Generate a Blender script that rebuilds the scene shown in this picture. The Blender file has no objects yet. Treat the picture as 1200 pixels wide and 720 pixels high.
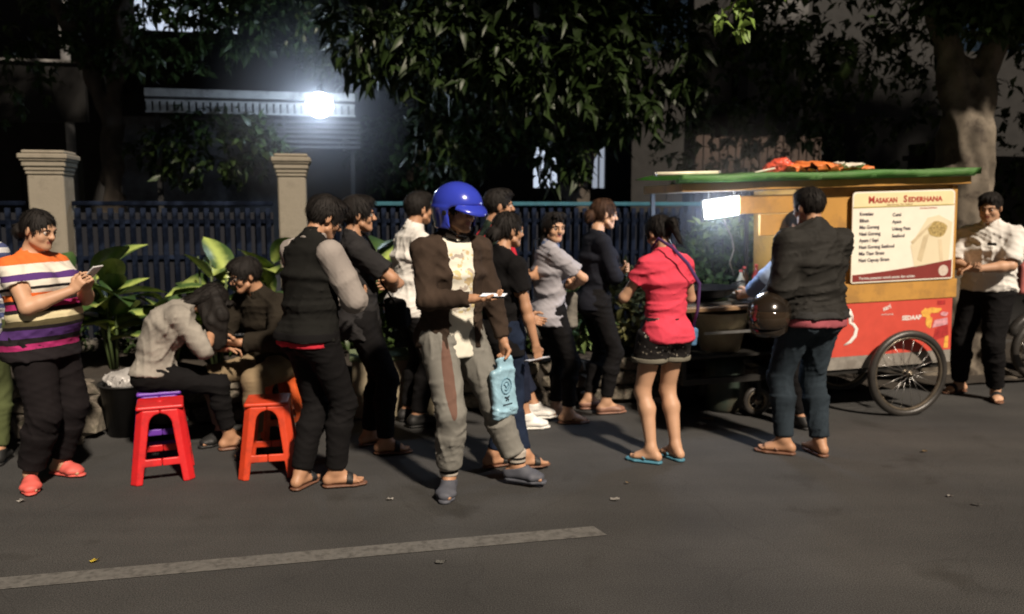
import bpy, bmesh, math, random
import numpy as np
from mathutils import Vector, Matrix, Quaternion

SC = bpy.context.scene
COL = SC.collection
PI = math.pi
R = math.radians

# ------------------------------------------------------------------ camera
F_PX = 950.0
PITCH = math.atan(116.0 / F_PX)
cam_d = bpy.data.cameras.new("camera")
cam = bpy.data.objects.new("camera", cam_d)
COL.objects.link(cam)
cam_d.sensor_width = 36.0
cam_d.lens = F_PX / 1200.0 * 36.0
cam_d.clip_end = 400.0
cam_d.clip_start = 0.05
cam.location = (0, 0, 1.62)
cam.rotation_euler = (PI / 2 - PITCH, 0, 0)
cam_d.dof.use_dof = True
cam_d.dof.focus_distance = 2.7
cam_d.dof.aperture_fstop = 2.5
SC.camera = cam

# ------------------------------------------------------------------ night sky, key light, exposure
SUN_AZ = R(-29.0)      # compass bearing the light comes from is opposite this travel direction
SUN_EL = R(43.0)
world = bpy.data.worlds.new("World")
SC.world = world
world.use_nodes = True
wn = world.node_tree.nodes
bg = wn["Background"]
sky = wn.new("ShaderNodeTexSky")
sky.sky_type = 'NISHITA'
sky.sun_disc = False
sky.sun_elevation = SUN_EL
sky.sun_rotation = SUN_AZ + PI
world.node_tree.links.new(sky.outputs[0], bg.inputs[0])
bg.inputs[1].default_value = 0.0042
sun_d = bpy.data.lights.new("sun", 'SUN')
sun = bpy.data.objects.new("sun", sun_d)
COL.objects.link(sun)
travel = Vector((math.sin(SUN_AZ) * math.cos(SUN_EL), math.cos(SUN_AZ) * math.cos(SUN_EL), -math.sin(SUN_EL)))
sun.rotation_euler = travel.to_track_quat('-Z', 'Y').to_euler()
sun_d.energy = 5.0
sun_d.angle = R(3.5)
sun_d.color = (1.0, 0.85, 0.69)
SC.view_settings.view_transform = 'Standard'
SC.view_settings.look = 'None'
SC.view_settings.exposure = 0.22
SC.view_settings.gamma = 1.0
SC.render.engine = 'CYCLES'
SC.cycles.use_denoising = True
SC.cycles.max_bounces = 5
SC.cycles.diffuse_bounces = 3
SC.cycles.sample_clamp_indirect = 3.0

# ------------------------------------------------------------------ object helpers
def tag(o, label=None, cat=None, group=None, kind=None):
    if label: o['label'] = label
    if cat: o['category'] = cat
    if group: o['group'] = group
    if kind: o['kind'] = kind
    return o

def thing(name, label, cat, loc=(0, 0, 0), rz=0.0, group=None):
    o = bpy.data.objects.new(name, None)
    COL.objects.link(o)
    o.empty_display_size = 0.2
    o.location = loc
    o.rotation_euler = (0, 0, rz)
    return tag(o, label, cat, group)

def mobj(name, me, mat=None, parent=None, loc=None, rot=None, scale=None):
    o = bpy.data.objects.new(name, me)
    COL.objects.link(o)
    if parent: o.parent = parent
    if loc is not None: o.location = loc
    if rot is not None: o.rotation_euler = rot
    if scale is not None: o.scale = scale
    if mat is not None and len(me.materials) == 0:
        for m in (mat if isinstance(mat, (list, tuple)) else [mat]):
            me.materials.append(m)
    return o

def copy_tree(o, parent=None):
    c = o.copy()
    COL.objects.link(c)
    c.parent = parent
    for ch in list(o.children):
        copy_tree(ch, c)
    return c

# ------------------------------------------------------------------ materials
_M = {}
def M(name, col, rough=0.8, metal=0.0, var=0.18, scale=14.0, bump=0.15, bscale=120.0, spec=0.5, sheen=0.0, coat=0.0, stain=None, stain_amt=0.5, stain_scale=3.0):
    if name in _M: return _M[name]
    m = bpy.data.materials.new(name)
    m.use_nodes = True
    nt = m.node_tree; n = nt.nodes; l = nt.links
    p = n["Principled BSDF"]
    tc = n.new("ShaderNodeTexCoord")
    nz = n.new("ShaderNodeTexNoise"); nz.inputs["Scale"].default_value = scale; nz.inputs["Detail"].default_value = 5
    l.new(tc.outputs["Object"], nz.inputs["Vector"])
    cr = n.new("ShaderNodeValToRGB")
    cr.color_ramp.elements[0].position = 0.3; cr.color_ramp.elements[1].position = 0.7
    cr.color_ramp.elements[0].color = (*[c * (1 - var) for c in col], 1)
    cr.color_ramp.elements[1].color = (*[min(1, c * (1 + var)) for c in col], 1)
    l.new(nz.outputs["Fac"], cr.inputs[0])
    out = cr.outputs[0]
    if stain is not None:
        n2 = n.new("ShaderNodeTexNoise"); n2.inputs["Scale"].default_value = stain_scale; n2.inputs["Detail"].default_value = 8
        n2.inputs["Roughness"].default_value = 0.65
        l.new(tc.outputs["Object"], n2.inputs["Vector"])
        c2 = n.new("ShaderNodeValToRGB"); c2.color_ramp.elements[0].position = 0.48; c2.color_ramp.elements[1].position = 0.62
        c2.color_ramp.elements[1].color = (stain_amt,) * 3 + (1,)
        l.new(n2.outputs["Fac"], c2.inputs[0])
        mx = n.new("ShaderNodeMixRGB"); l.new(c2.outputs[0], mx.inputs[0]); l.new(out, mx.inputs[1])
        mx.inputs[2].default_value = (*stain, 1); out = mx.outputs[0]
    l.new(out, p.inputs["Base Color"])
    p.inputs["Roughness"].default_value = rough
    p.inputs["Metallic"].default_value = metal
    p.inputs["Specular IOR Level"].default_value = spec
    if sheen: p.inputs["Sheen Weight"].default_value = sheen
    if coat: p.inputs["Coat Weight"].default_value = coat; p.inputs["Coat Roughness"].default_value = 0.08
    if bump:
        nb = n.new("ShaderNodeTexNoise"); nb.inputs["Scale"].default_value = bscale; nb.inputs["Detail"].default_value = 3
        l.new(tc.outputs["Object"], nb.inputs["Vector"])
        b = n.new("ShaderNodeBump"); b.inputs["Strength"].default_value = bump; b.inputs["Distance"].default_value = 0.004
        l.new(nb.outputs["Fac"], b.inputs["Height"]); l.new(b.outputs[0], p.inputs["Normal"])
    _M[name] = m
    return m

def EM(name, col, strength):
    if name in _M: return _M[name]
    m = bpy.data.materials.new(name); m.use_nodes = True
    nt = m.node_tree
    p = nt.nodes["Principled BSDF"]
    p.inputs["Base Color"].default_value = (0.8, 0.8, 0.8, 1)
    p.inputs["Emission Color"].default_value = (*col, 1)
    p.inputs["Emission Strength"].default_value = strength
    _M[name] = m
    return m

# ------------------------------------------------------------------ plain mesh builder
class MB:
    def __init__(s): s.bm = bmesh.new()
    def box(s, c, size, rot=None, bevel=0.0):
        mt = Matrix.Translation(c)
        if rot is not None: mt = mt @ (rot if isinstance(rot, Matrix) else Matrix.Rotation(rot, 4, 'Z'))
        r = bmesh.ops.create_cube(s.bm, size=1.0, matrix=mt @ Matrix.Diagonal((*size, 1)))
        if bevel:
            es = list({e for v in r['verts'] for e in v.link_edges})
            bmesh.ops.bevel(s.bm, geom=es, offset=bevel, segments=1, affect='EDGES', clamp_overlap=True)
        return s
    def cyl(s, a, b, r1, r2=None, n=16, caps=True):
        a = Vector(a); b = Vector(b); r2 = r1 if r2 is None else r2
        d = b - a
        q = d.to_track_quat('Z', 'Y').to_matrix().to_4x4()
        bmesh.ops.create_cone(s.bm, cap_ends=caps, segments=n, radius1=r1, radius2=r2, depth=d.length,
                              matrix=Matrix.Translation((a + b) / 2) @ q)
        return s
    def tube(s, pts, r, n=8, flat=None, closed=False, up=None):
        pts = [Vector(p) for p in pts]; k = len(pts)
        rr = r if isinstance(r, (list, tuple)) else [r] * k
        rings = []; prev = None
        for i, p in enumerate(pts):
            if closed: t = pts[(i + 1) % k] - pts[i - 1]
            else: t = pts[min(i + 1, k - 1)] - pts[max(i - 1, 0)]
            t.normalize()
            if prev is None:
                u = Vector(up) if up is not None else (Vector((0, 0, 1)) if abs(t.z) < 0.9 else Vector((1, 0, 0)))
            else: u = prev
            u = (u - t * u.dot(t)).normalized(); prev = u
            w = t.cross(u)
            fl = flat or 1.0
            rings.append([s.bm.verts.new(p + u * math.cos(a) * rr[i] * fl + w * math.sin(a) * rr[i])
                          for a in [2 * PI * j / n for j in range(n)]])
        m = k if closed else k - 1
        for i in range(m):
            A = rings[i]; B = rings[(i + 1) % k]
            for j in range(n):
                s.bm.faces.new((A[j], A[(j + 1) % n], B[(j + 1) % n], B[j]))
        if not closed:
            s.bm.faces.new(rings[0][::-1]); s.bm.faces.new(rings[-1])
        return s
    def lathe(s, prof, c=(0, 0, 0), n=24, axis='Z'):
        c = Vector(c); rings = []
        for (r, z) in prof:
            ring = []
            for j in range(n):
                a = 2 * PI * j / n
                v = Vector((r * math.cos(a), r * math.sin(a), z))
                if axis == 'Y': v = Vector((v.x, v.z, v.y))
                if axis == 'X': v = Vector((v.z, v.x, v.y))
                ring.append(s.bm.verts.new(c + v))
            rings.append(ring)
        for A, B in zip(rings, rings[1:]):
            for j in range(n):
                s.bm.faces.new((A[j], A[(j + 1) % n], B[(j + 1) % n], B[j]))
        return s
    def poly(s, pts):
        vs = [s.bm.verts.new(p) for p in pts]; s.bm.faces.new(vs); return s
    def prism(s, pts2, y0, y1, plane='XZ'):
        f = {'XZ': lambda u, v, w: (u, w, v), 'XY': lambda u, v, w: (u, v, w), 'YZ': lambda u, v, w: (w, u, v)}[plane]
        A = [s.bm.verts.new(f(u, v, y0)) for u, v in pts2]; B = [s.bm.verts.new(f(u, v, y1)) for u, v in pts2]
        n = len(A)
        s.bm.faces.new(A); s.bm.faces.new(B[::-1])
        for i in range(n): s.bm.faces.new((A[i], B[i], B[(i + 1) % n], A[(i + 1) % n]))
        return s
    def rough(s, amt, seed=0):
        rnd = random.Random(seed)
        for v in s.bm.verts: v.co += Vector((rnd.uniform(-1, 1), rnd.uniform(-1, 1), rnd.uniform(-1, 1))) * amt
        return s
    def mesh(s, name, smooth=False, recalc=True):
        if recalc: bmesh.ops.recalc_face_normals(s.bm, faces=s.bm.faces[:])
        me = bpy.data.meshes.new(name); s.bm.to_mesh(me); s.bm.free()
        if smooth: me.polygons.foreach_set("use_smooth", [True] * len(me.polygons))
        return me
    def build(s, name, mat, parent=None, smooth=False, **kw):
        return mobj(name, s.mesh(name, smooth), mat, parent, **kw)

def text_mesh(txt, size, depth=0.001, bold=0.0, align='LEFT'):
    cu = bpy.data.curves.new("lettering", 'FONT')
    cu.body = txt; cu.size = size; cu.extrude = depth; cu.offset = bold; cu.align_x = align
    cu.resolution_u = 2
    o = bpy.data.objects.new("lettering", cu)
    COL.objects.link(o)
    dg = bpy.context.evaluated_depsgraph_get()
    me = bpy.data.meshes.new_from_object(o.evaluated_get(dg))
    bpy.data.objects.remove(o); bpy.data.curves.remove(cu)
    return me

# ------------------------------------------------------------------ signed-distance sculpting (surface nets)
def V(*a): return np.array(a, dtype=float)
def nrm(v): return v / max(np.linalg.norm(v), 1e-9)
def lerp(a, b, t): return a + (b - a) * t

def surfnet(F, xs, ys, zs):
    I = F < 0
    c = np.zeros(tuple(n - 1 for n in F.shape), np.uint8)
    for a in (0, 1):
        for b in (0, 1):
            for d in (0, 1):
                c += I[a:F.shape[0] - 1 + a, b:F.shape[1] - 1 + b, d:F.shape[2] - 1 + d]
    act = (c > 0) & (c < 8)
    ci, cj, ck = np.nonzero(act)
    idx = np.full(act.shape, -1, np.int32); idx[ci, cj, ck] = np.arange(len(ci), dtype=np.int32)
    val = {(a, b, d): F[ci + a, cj + b, ck + d] for a in (0, 1) for b in (0, 1) for d in (0, 1)}
    acc = np.zeros((len(ci), 3)); cnt = np.zeros(len(ci))
    for ax in range(3):
        for p in (0, 1):
            for q in (0, 1):
                k0 = [p, q]; k0.insert(ax, 0); k1 = [p, q]; k1.insert(ax, 1)
                v0 = val[tuple(k0)]; v1 = val[tuple(k1)]
                m = (v0 < 0) != (v1 < 0)
                t = v0[m] / (v0[m] - v1[m])
                for e in range(3):
                    acc[m, e] += t if e == ax else k0[e]
                cnt[m] += 1
    acc /= cnt[:, None]
    P = np.stack([xs[ci] + acc[:, 0] * (xs[ci + 1] - xs[ci]), ys[cj] + acc[:, 1] * (ys[cj + 1] - ys[cj]),
                  zs[ck] + acc[:, 2] * (zs[ck + 1] - zs[ck])], 1)
    faces = []
    for ax in range(3):
        sl0 = [slice(1, -1)] * 3; sl1 = [slice(1, -1)] * 3
        sl0[ax] = slice(0, -1); sl1[ax] = slice(1, None)
        A = I[tuple(sl0)]; B = I[tuple(sl1)]
        w = np.nonzero(A != B)
        g = [w[e] + (0 if e == ax else 1) for e in range(3)]
        u, v = [(1, 2), (2, 0), (0, 1)][ax]
        def cell(du, dv):
            h = list(g); h[u] = h[u] + du; h[v] = h[v] + dv
            return idx[h[0], h[1], h[2]]
        q = np.stack([cell(-1, -1), cell(0, -1), cell(0, 0), cell(-1, 0)], 1)
        ins = A[w]
        q[~ins] = q[~ins][:, ::-1]
        faces.append(q)
    return P, np.concatenate(faces)

def np_mesh(name, P, Q, smooth=True):
    me = bpy.data.meshes.new(name)
    me.vertices.add(len(P)); me.vertices.foreach_set("co", np.ascontiguousarray(P, dtype=np.float32).ravel())
    n = Q.shape[1]
    me.loops.add(Q.size); me.loops.foreach_set("vertex_index", np.ascontiguousarray(Q, dtype=np.int32).ravel())
    me.polygons.add(len(Q)); me.polygons.foreach_set("loop_start", np.arange(0, Q.size, n, dtype=np.int32))
    me.update(calc_edges=True)
    if smooth: me.polygons.foreach_set("use_smooth", np.ones(len(Q), bool))
    return me

class SDF:
    def __init__(s, h=0.011): s.ops = []; s.h = h; s.fine = []
    def _add(s, fn, lo, hi, k, op):
        s.ops.append((fn, lo, hi, k, op)); return s
    def cap(s, A, B, ra, rb=None, X=None, k=0.02, ez=None, op='add'):
        A = np.asarray(A, float); B = np.asarray(B, float)
        rb = ra if rb is None else rb
        ra = ra if isinstance(ra, tuple) else (ra, ra); rb = rb if isinstance(rb, tuple) else (rb, rb)
        d = B - A; L = np.linalg.norm(d)
        w = d / L if L > 1e-6 else V(0, 0, 1)
        X = V(1, 0, 0) if X is None else np.asarray(X, float)
        if abs(np.dot(X, w)) > 0.95: X = V(0, 1, 0) if abs(w[1]) < 0.9 else V(0, 0, 1)
        X = nrm(X - w * np.dot(X, w)); Yv = np.cross(w, X)
        L = max(L, 1e-5)
        def fn(x, y, z):
            px = x - A[0]; py = y - A[1]; pz = z - A[2]
            t = px * w[0] + py * w[1] + pz * w[2]
            u = px * X[0] + py * X[1] + pz * X[2]
            v = px * Yv[0] + py * Yv[1] + pz * Yv[2]
            tc = np.clip(t, 0, L); q = tc / L
            rx = ra[0] + (rb[0] - ra[0]) * q; ry = ra[1] + (rb[1] - ra[1]) * q
            m = np.minimum(rx, ry)
            e = m if ez is None else ez
            return (np.sqrt((u / rx) ** 2 + (v / ry) ** 2 + ((t - tc) / e) ** 2) - 1) * m
        rm = max(*ra, *rb, ez or 0)
        lo = np.minimum(A, B) - rm; hi = np.maximum(A, B) + rm
        return s._add(fn, lo, hi, k, op)
    def ell(s, c, r, Rm=None, k=0.02, op='add'):
        c = np.asarray(c, float); r = np.asarray(r, float)
        Rm = np.eye(3) if Rm is None else Rm       # columns = axes
        mr = r.min()
        def fn(x, y, z):
            p = (x - c[0], y - c[1], z - c[2])
            q = 0
            for i in range(3):
                q = q + ((p[0] * Rm[0, i] + p[1] * Rm[1, i] + p[2] * Rm[2, i]) / r[i]) ** 2
            return (np.sqrt(q) - 1) * mr
        return s._add(fn, c - r.max(), c + r.max(), k, op)
    def box(s, c, half, Rm=None, k=0.01, op='add', rnd=0.0):
        c = np.asarray(c, float); hf = np.asarray(half, float)
        Rm = np.eye(3) if Rm is None else Rm
        def fn(x, y, z):
            p = (x - c[0], y - c[1], z - c[2])
            q = [np.abs(p[0] * Rm[0, i] + p[1] * Rm[1, i] + p[2] * Rm[2, i]) - (hf[i] - rnd) for i in range(3)]
            o = np.sqrt(np.maximum(q[0], 0) ** 2 + np.maximum(q[1], 0) ** 2 + np.maximum(q[2], 0) ** 2)
            return o + np.minimum(np.maximum(np.maximum(q[0], q[1]), q[2]), 0) - rnd
        m = np.linalg.norm(hf)
        return s._add(fn, c - m, c + m, k, op)
    def plane(s, c, nvec, k=0.004):
        """cut away everything on the +nvec side"""
        c = np.asarray(c, float); nv = nrm(np.asarray(nvec, float))
        def fn(x, y, z): return -((x - c[0]) * nv[0] + (y - c[1]) * nv[1] + (z - c[2]) * nv[2])
        return s._add(fn, None, None, k, 'sub')
    def keep(s, c, nvec, half, k=0.003):
        """keep only a slab"""
        nv = nrm(np.asarray(nvec, float)); c = np.asarray(c, float)
        s.plane(c + nv * half, nv, k); s.plane(c - nv * half, -nv, k); return s
    def axis(s, lo, hi, ax, hf):
        iv = [(f[0][ax], f[1][ax]) for f in s.fine]
        out = [lo]
        while out[-1] < hi:
            p = out[-1]
            st = hf if any(a - s.h * 0.6 <= p <= b for a, b in iv) else s.h
            out.append(p + st)
        return np.array(out)
    def mesh(s, name, disp=None, hf=0.0055, smooth_iter=0):
        adds = [o for o in s.ops if o[4] == 'add']
        lo = np.min([o[1] for o in adds], 0) - 0.03; hi = np.max([o[2] for o in adds], 0) + 0.03
        xs, ys, zs = (s.axis(lo[a], hi[a], a, hf) for a in range(3))
        F = np.full((len(xs), len(ys), len(zs)), 0.5, np.float32)
        xs_, ys_, zs_ = xs.astype(np.float32), ys.astype(np.float32), zs.astype(np.float32)
        for fn, l, h, k, op in s.ops:
            if l is None: sl = (slice(None),) * 3
            else:
                mgn = k + 0.012
                sl = tuple(slice(max(int(np.searchsorted(a, l[i] - mgn)) - 1, 0), int(np.searchsorted(a, h[i] + mgn)) + 1)
                           for i, a in enumerate((xs, ys, zs)))
            X = xs_[sl[0]][:, None, None]; Y = ys_[sl[1]][None, :, None]; Z = zs_[sl[2]][None, None, :]
            if X.size == 0 or Y.size == 0 or Z.size == 0: continue
            d = fn(X, Y, Z); a = F[sl]
            if op == 'add':
                hh = np.maximum(k - np.abs(a - d), 0) / k
                F[sl] = np.minimum(a, d) - hh * hh * k * 0.25
            else:
                d = -d
                hh = np.maximum(k - np.abs(a - d), 0) / k
                F[sl] = np.maximum(a, d) + hh * hh * k * 0.25
        if disp is not None:
            w = np.nonzero(np.abs(F) < 0.03)
            F[w] += disp(xs[w[0]], ys[w[1]], zs[w[2]]).astype(np.float32)
        P, Q = surfnet(F, xs, ys, zs)
        return np_mesh(name, P, Q)

def folds(seed, amp=0.0045, f=26.0, dirs=None):
    r = np.random.RandomState(seed)
    D = r.normal(size=(6, 3)); D /= np.linalg.norm(D, axis=1)[:, None]
    D[:, 2] *= 1.5
    ph = r.uniform(0, 6, 6)
    def fn(x, y, z):
        w1 = np.sin(f * 0.45 * (D[0, 0] * x + D[0, 1] * y + D[0, 2] * z) + ph[0])
        w2 = np.sin(f * 0.6 * (D[1, 0] * x + D[1, 1] * y + D[1, 2] * z) + ph[1])
        a = np.sin(f * (D[2, 0] * x + D[2, 1] * y + D[2, 2] * z) + 2.3 * w1 + ph[2])
        b = np.sin(f * 1.7 * (D[3, 0] * x + D[3, 1] * y + D[3, 2] * z) + 2.0 * w2 + ph[3])
        g = np.sin(f * 3.1 * (D[4, 0] * x + D[4, 1] * y + D[4, 2] * z) + 2.0 * w1 + ph[4])
        ca = (1 - np.abs(a)) ** 2.2; cb = (1 - np.abs(b)) ** 2
        return -amp * (ca * 1.5 * (0.65 + 0.35 * w2) + cb * 0.9 * (0.6 + 0.4 * w1) + 0.10 * g
                       + 0.55 * (1 - np.abs(np.sin(f * 2.6 * (D[5, 0] * x + D[5, 1] * y + D[5, 2] * z) + 3 * w1 + 2 * w2 + ph[5]))) ** 3)
    return fn

def rx(a): c, s = math.cos(a), math.sin(a); return np.array([[1, 0, 0], [0, c, -s], [0, s, c]])
def rz(a): c, s = math.cos(a), math.sin(a); return np.array([[c, -s, 0], [s, c, 0], [0, 0, 1]])
def ry(a): c, s = math.cos(a), math.sin(a); return np.array([[c, 0, s], [0, 1, 0], [-s, 0, c]])

def ik(a, b, l1, l2, hint):
    d = b - a; L = np.linalg.norm(d); L2 = min(L, (l1 + l2) * 0.999); u = d / max(L, 1e-6)
    b = a + u * L2
    x = (l1 * l1 - l2 * l2 + L2 * L2) / (2 * L2); h = math.sqrt(max(l1 * l1 - x * x, 0))
    hv = hint - u * np.dot(hint, u); hv = nrm(hv)
    return a + u * x + hv * h, b

# ------------------------------------------------------------------ people
SKIN = M("skin", (0.42, 0.225, 0.13), rough=0.55, var=0.10, scale=9, bump=0.1, bscale=260)
SKIN_D = M("skin_dark", (0.30, 0.155, 0.09), rough=0.55, var=0.10, scale=9, bump=0.1, bscale=260)
SKIN_L = M("skin_light", (0.50, 0.29, 0.18), rough=0.55, var=0.10, scale=9, bump=0.1, bscale=260)
LIP = M("lip", (0.33, 0.11, 0.08), rough=0.45, bump=0)
EYEW = M("eye_white", (0.55, 0.52, 0.48), rough=0.25, bump=0, var=0.02)
IRIS = M("iris", (0.015, 0.009, 0.006), rough=0.15, bump=0)

def hair_mat(name, col=(0.012, 0.010, 0.009)):
    if name in _M: return _M[name]
    m = M(name, col, rough=0.7, var=0.35, scale=30, bump=0, spec=0.22)
    nt = m.node_tree; n = nt.nodes; l = nt.links
    tc = n.new("ShaderNodeTexCoord"); mp = n.new("ShaderNodeMapping"); mp.inputs["Scale"].default_value = (160, 160, 14)
    nz = n.new("ShaderNodeTexNoise"); nz.inputs["Scale"].default_value = 1.0; nz.inputs["Detail"].default_value = 3
    b = n.new("ShaderNodeBump"); b.inputs["Strength"].default_value = 0.6; b.inputs["Distance"].default_value = 0.004
    l.new(tc.outputs["Object"], mp.inputs[0]); l.new(mp.outputs[0], nz.inputs["Vector"])
    l.new(nz.outputs["Fac"], b.inputs["Height"]); l.new(b.outputs[0], n["Principled BSDF"].inputs["Normal"])
    return m
HAIR = hair_mat("black_hair")
HAIR_B = hair_mat("brown_hair", (0.045, 0.022, 0.012))

_eye = {}
def eye_mesh():
    if 'e' not in _eye:
        bm = bmesh.new()
        bmesh.ops.create_uvsphere(bm, u_segments=14, v_segments=10, radius=0.0118, matrix=Matrix.Rotation(-PI / 2, 4, 'X'))
        me = bpy.data.meshes.new("eye"); bm.to_mesh(me); bm.free()
        me.materials.append(EYEW); me.materials.append(IRIS)
        for p in me.polygons:
            p.use_smooth = True
            p.material_index = 1 if p.center.normalized().y > 0.80 else 0
        _eye['e'] = me
    return _eye['e']

class Person:
    def __init__(s, label, loc, yaw, H=1.68, fat=1.0, fem=False, lean=0, hunch=0, side=0, twist=0, pelz=None,
                 feet=None, footyaw=(0, 0), footz=(0, 0), kneeh=((0.1, 1, 0.2), (-0.1, 1, 0.2)), hands=None, elbh=None, handd=None,
                 handn=None, curl=(0.35, 0.35), hyaw=0, hpitch=0, hroll=0, skin=None, group=None, sole=0.018,
                 hair='short', hairmat=None, worldfeet=None, seed=0, shw=1.0):
        """lists are (right, left); +x is the person's right, +y is ahead"""
        s.S = S = H / 1.70; s.fat = fat; s.fem = fem; s.seed = seed
        s.skin = skin or SKIN; s.hairmat = hairmat or HAIR
        s.root = thing("person", label, "person", (loc[0], loc[1], 0), R(yaw), group)
        s.yaw = R(yaw); s.loc = loc
        Z = lambda v: np.asarray(v, float) * S
        # feet (ankles)
        if worldfeet is not None:
            feet = []; fy = []
            for (wx, wy, wyaw) in worldfeet:
                d = rz(-s.yaw) @ V(wx - loc[0], wy - loc[1], 0)
                feet.append((d[0] / S, d[1] / S)); fy.append(wyaw - yaw)
            footyaw = fy
        if feet is None: feet = ((0.10, 0.0), (-0.10, 0.0))
        s.ank = [V(f[0] * S, f[1] * S, 0.078 * S + sole + footz[i]) for i, f in enumerate(feet)]
        s.fdir = [rz(R(a)) @ V(0, 1, 0) for a in footyaw]
        # spine
        pz = (0.925 * S + sole) if pelz is None else pelz
        s.P = V(0, 0, pz)
        L1 = R(lean)
        B = rz(0)
        def frame(pitch, tw): return rz(R(tw)) @ ry(R(side)) @ rx(-pitch)
        s.R0 = frame(L1 * 0.6, 0); s.R1 = frame(L1 * 0.8, twist * 0.4); s.R2 = frame(L1 + R(hunch) * 0.5, twist * 0.8)
        s.R3 = frame(L1 + R(hunch), twist)
        s.A = s.P + s.R1 @ Z((0, 0, 0.14)); s.C = s.A + s.R2 @ Z((0, 0, 0.165)); s.Sh = s.C + s.R3 @ Z((0, 0, 0.165))
        s.N = s.Sh + s.R3 @ Z((0, 0.005, 0.055))
        sw = (0.158 if fem else 0.178) * (0.7 + 0.3 * fat) * shw
        s.shj = [s.Sh + s.R3 @ Z((sg * sw, -0.005, -0.036)) for sg in (1, -1)]
        s.hip = [s.P + s.R0 @ Z((sg * 0.088, 0, -0.05)) for sg in (1, -1)]
        s.RH = rz(R(hyaw) + R(twist)) @ ry(R(side * 0.5 + hroll)) @ rx(-R(hpitch))
        nd = nrm(s.R3 @ V(0, 0.18, 1) + s.RH @ V(0, 0.1, 0.9))
        s.Hc = s.N + nd * 0.118 * S + s.RH @ Z((0, 0.022, 0.012))
        # legs
        s.knee = []
        for i in (0, 1):
            k, a = ik(s.hip[i], s.ank[i], 0.425 * S, 0.405 * S, s.fdir[i] + V(*kneeh[i]) * 0.3 if kneeh is None else V(*kneeh[i]))
            s.knee.append(k); s.ank[i] = a
        # arms
        if hands is None: hands = ((0.25, 0.04, 0.78), (-0.25, 0.04, 0.78))
        if elbh is None: elbh = ((0.5, -1, -0.2), (-0.5, -1, -0.2))
        s.elb = []; s.wri = []
        for i in (0, 1):
            e, w = ik(s.shj[i], Z(hands[i]), 0.285 * S, 0.255 * S, V(*elbh[i]))
            s.elb.append(e); s.wri.append(w)
        s.hd = []; s.hn = []
        for i in (0, 1):
            sg = 1 if i == 0 else -1
            d = nrm(s.wri[i] - s.elb[i]) if (handd is None or handd[i] is None) else nrm(V(*handd[i]))
            n = V(-sg, 0, 0) if (handn is None or handn[i] is None) else V(*handn[i])
            n = n - d * np.dot(n, d)
            if np.linalg.norm(n) < 0.1: n = V(0, 0, 1) - d * d[2]
            s.hd.append(d); s.hn.append(nrm(n))
        s.curl = curl
        s.body()
        if hair: s.hair(hair)

    # ---- world helper
    def w(s, p):
        q = rz(s.yaw) @ np.asarray(p, float)
        return (q[0] + s.loc[0], q[1] + s.loc[1], q[2])

    def torso(s, g, inf=0.0, low=0.0, k=0.05, hip_flare=0.0):
        S = s.S; f = s.fat
        fx = (1.03 if s.fem else 1.0) * f; wx = (0.88 if s.fem else 1.0) * (f ** 1.3)
        X0 = s.R0[:, 0]; X1 = s.R2[:, 0]; X3 = s.R3[:, 0]
        r = lambda a, b: (a * S + inf, b * S + inf)
        g.cap(s.P + s.R0 @ V(0, 0, -0.05 * S - low), s.A, r(0.160 * fx + hip_flare, 0.112 * f + hip_flare * 0.8), r(0.142 * wx, 0.102 * wx), X0, k, ez=0.05 * S)
        g.cap(s.A, s.C, r(0.140 * wx, 0.102 * wx), r(0.150 * f, 0.112 * f), X1, k, ez=0.05)
        g.cap(s.C, s.Sh + s.R3 @ V(0, 0, -0.03 * S), r(0.152 * f, 0.112 * f), r(0.140 * (0.6 + .4 * f), 0.082 * (0.5 + .5 * f)), X3, k, ez=0.04)
        for i in (0, 1):
            g.cap(s.Sh + s.R3 @ V(0, 0, -0.026 * S), s.shj[i], 0.056 * S + inf * .8, 0.046 * S * f ** .5 + inf * 0.7, k=k)
            g.cap(s.Sh + s.R3 @ V((0.07 if i == 0 else -0.07) * S, -0.01 * S, 0.0), s.N + s.R3 @ V(0, -0.008, 0.01), 0.034 * S + inf * .6, 0.036 * S + inf * 0.4, k=0.04)
            sg = 1 if i == 0 else -1
            g.ell(s.P + s.R0 @ V(sg * 0.075 * S, -0.062 * S * f, -0.055 * S), (0.088 * S * f + inf,) * 3, k=k)
        if s.fem:
            for sg in (1, -1):
                g.ell(s.C + s.R3 @ V(sg * 0.07 * S * f, 0.085 * S * f, 0.02 * S), (0.058 * S * f + inf,) * 3, k=0.05)
        if f > 1.15:
            g.ell(s.A + s.R1 @ V(0, 0.05 * f, -0.02), (0.14 * f + inf, 0.105 * f + inf, 0.13 + inf), k=0.06)

    def arm(s, g, i, r0=0, r1=0, r2=0, frac=None, k=0.03, elbx=0):
        """frac: None bare arm, 0..1 ends on the upper arm, 1..2 on the forearm"""
        S = s.S; f = s.fat ** 0.8 * (0.9 if s.fem else 1.0)
        a, b, c = s.shj[i], s.elb[i], s.wri[i]
        ra, rb, rm, rc = 0.045 * S * f + r0 * 0.75, 0.039 * S * f + (r0 + r1) / 2 + elbx, 0.040 * S * f + r1, 0.026 * S * (f ** .5) + r2
        if frac is not None and frac < 1:
            e = lerp(a, b, frac)
            g.cap(a, e, ra, (lerp(ra, rb, frac) + 0.006), k=k, ez=0.012)
            return e, nrm(b - a)
        g.cap(a, b, ra, rb, k=k)
        m = lerp(b, c, 0.28)
        if frac is None or frac >= 2:
            g.cap(b, m, rb * .97, rm, k=0.02); g.cap(m, c, rm, rc, k=0.02, ez=None if frac is None else 0.012)
            return c, nrm(c - b)
        e = lerp(b, c, frac - 1); g.cap(b, e, rb, lerp(rm, rc, max(0, frac - 1)) + 0.004, k=0.02, ez=0.012)
        return e, nrm(c - b)

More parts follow.
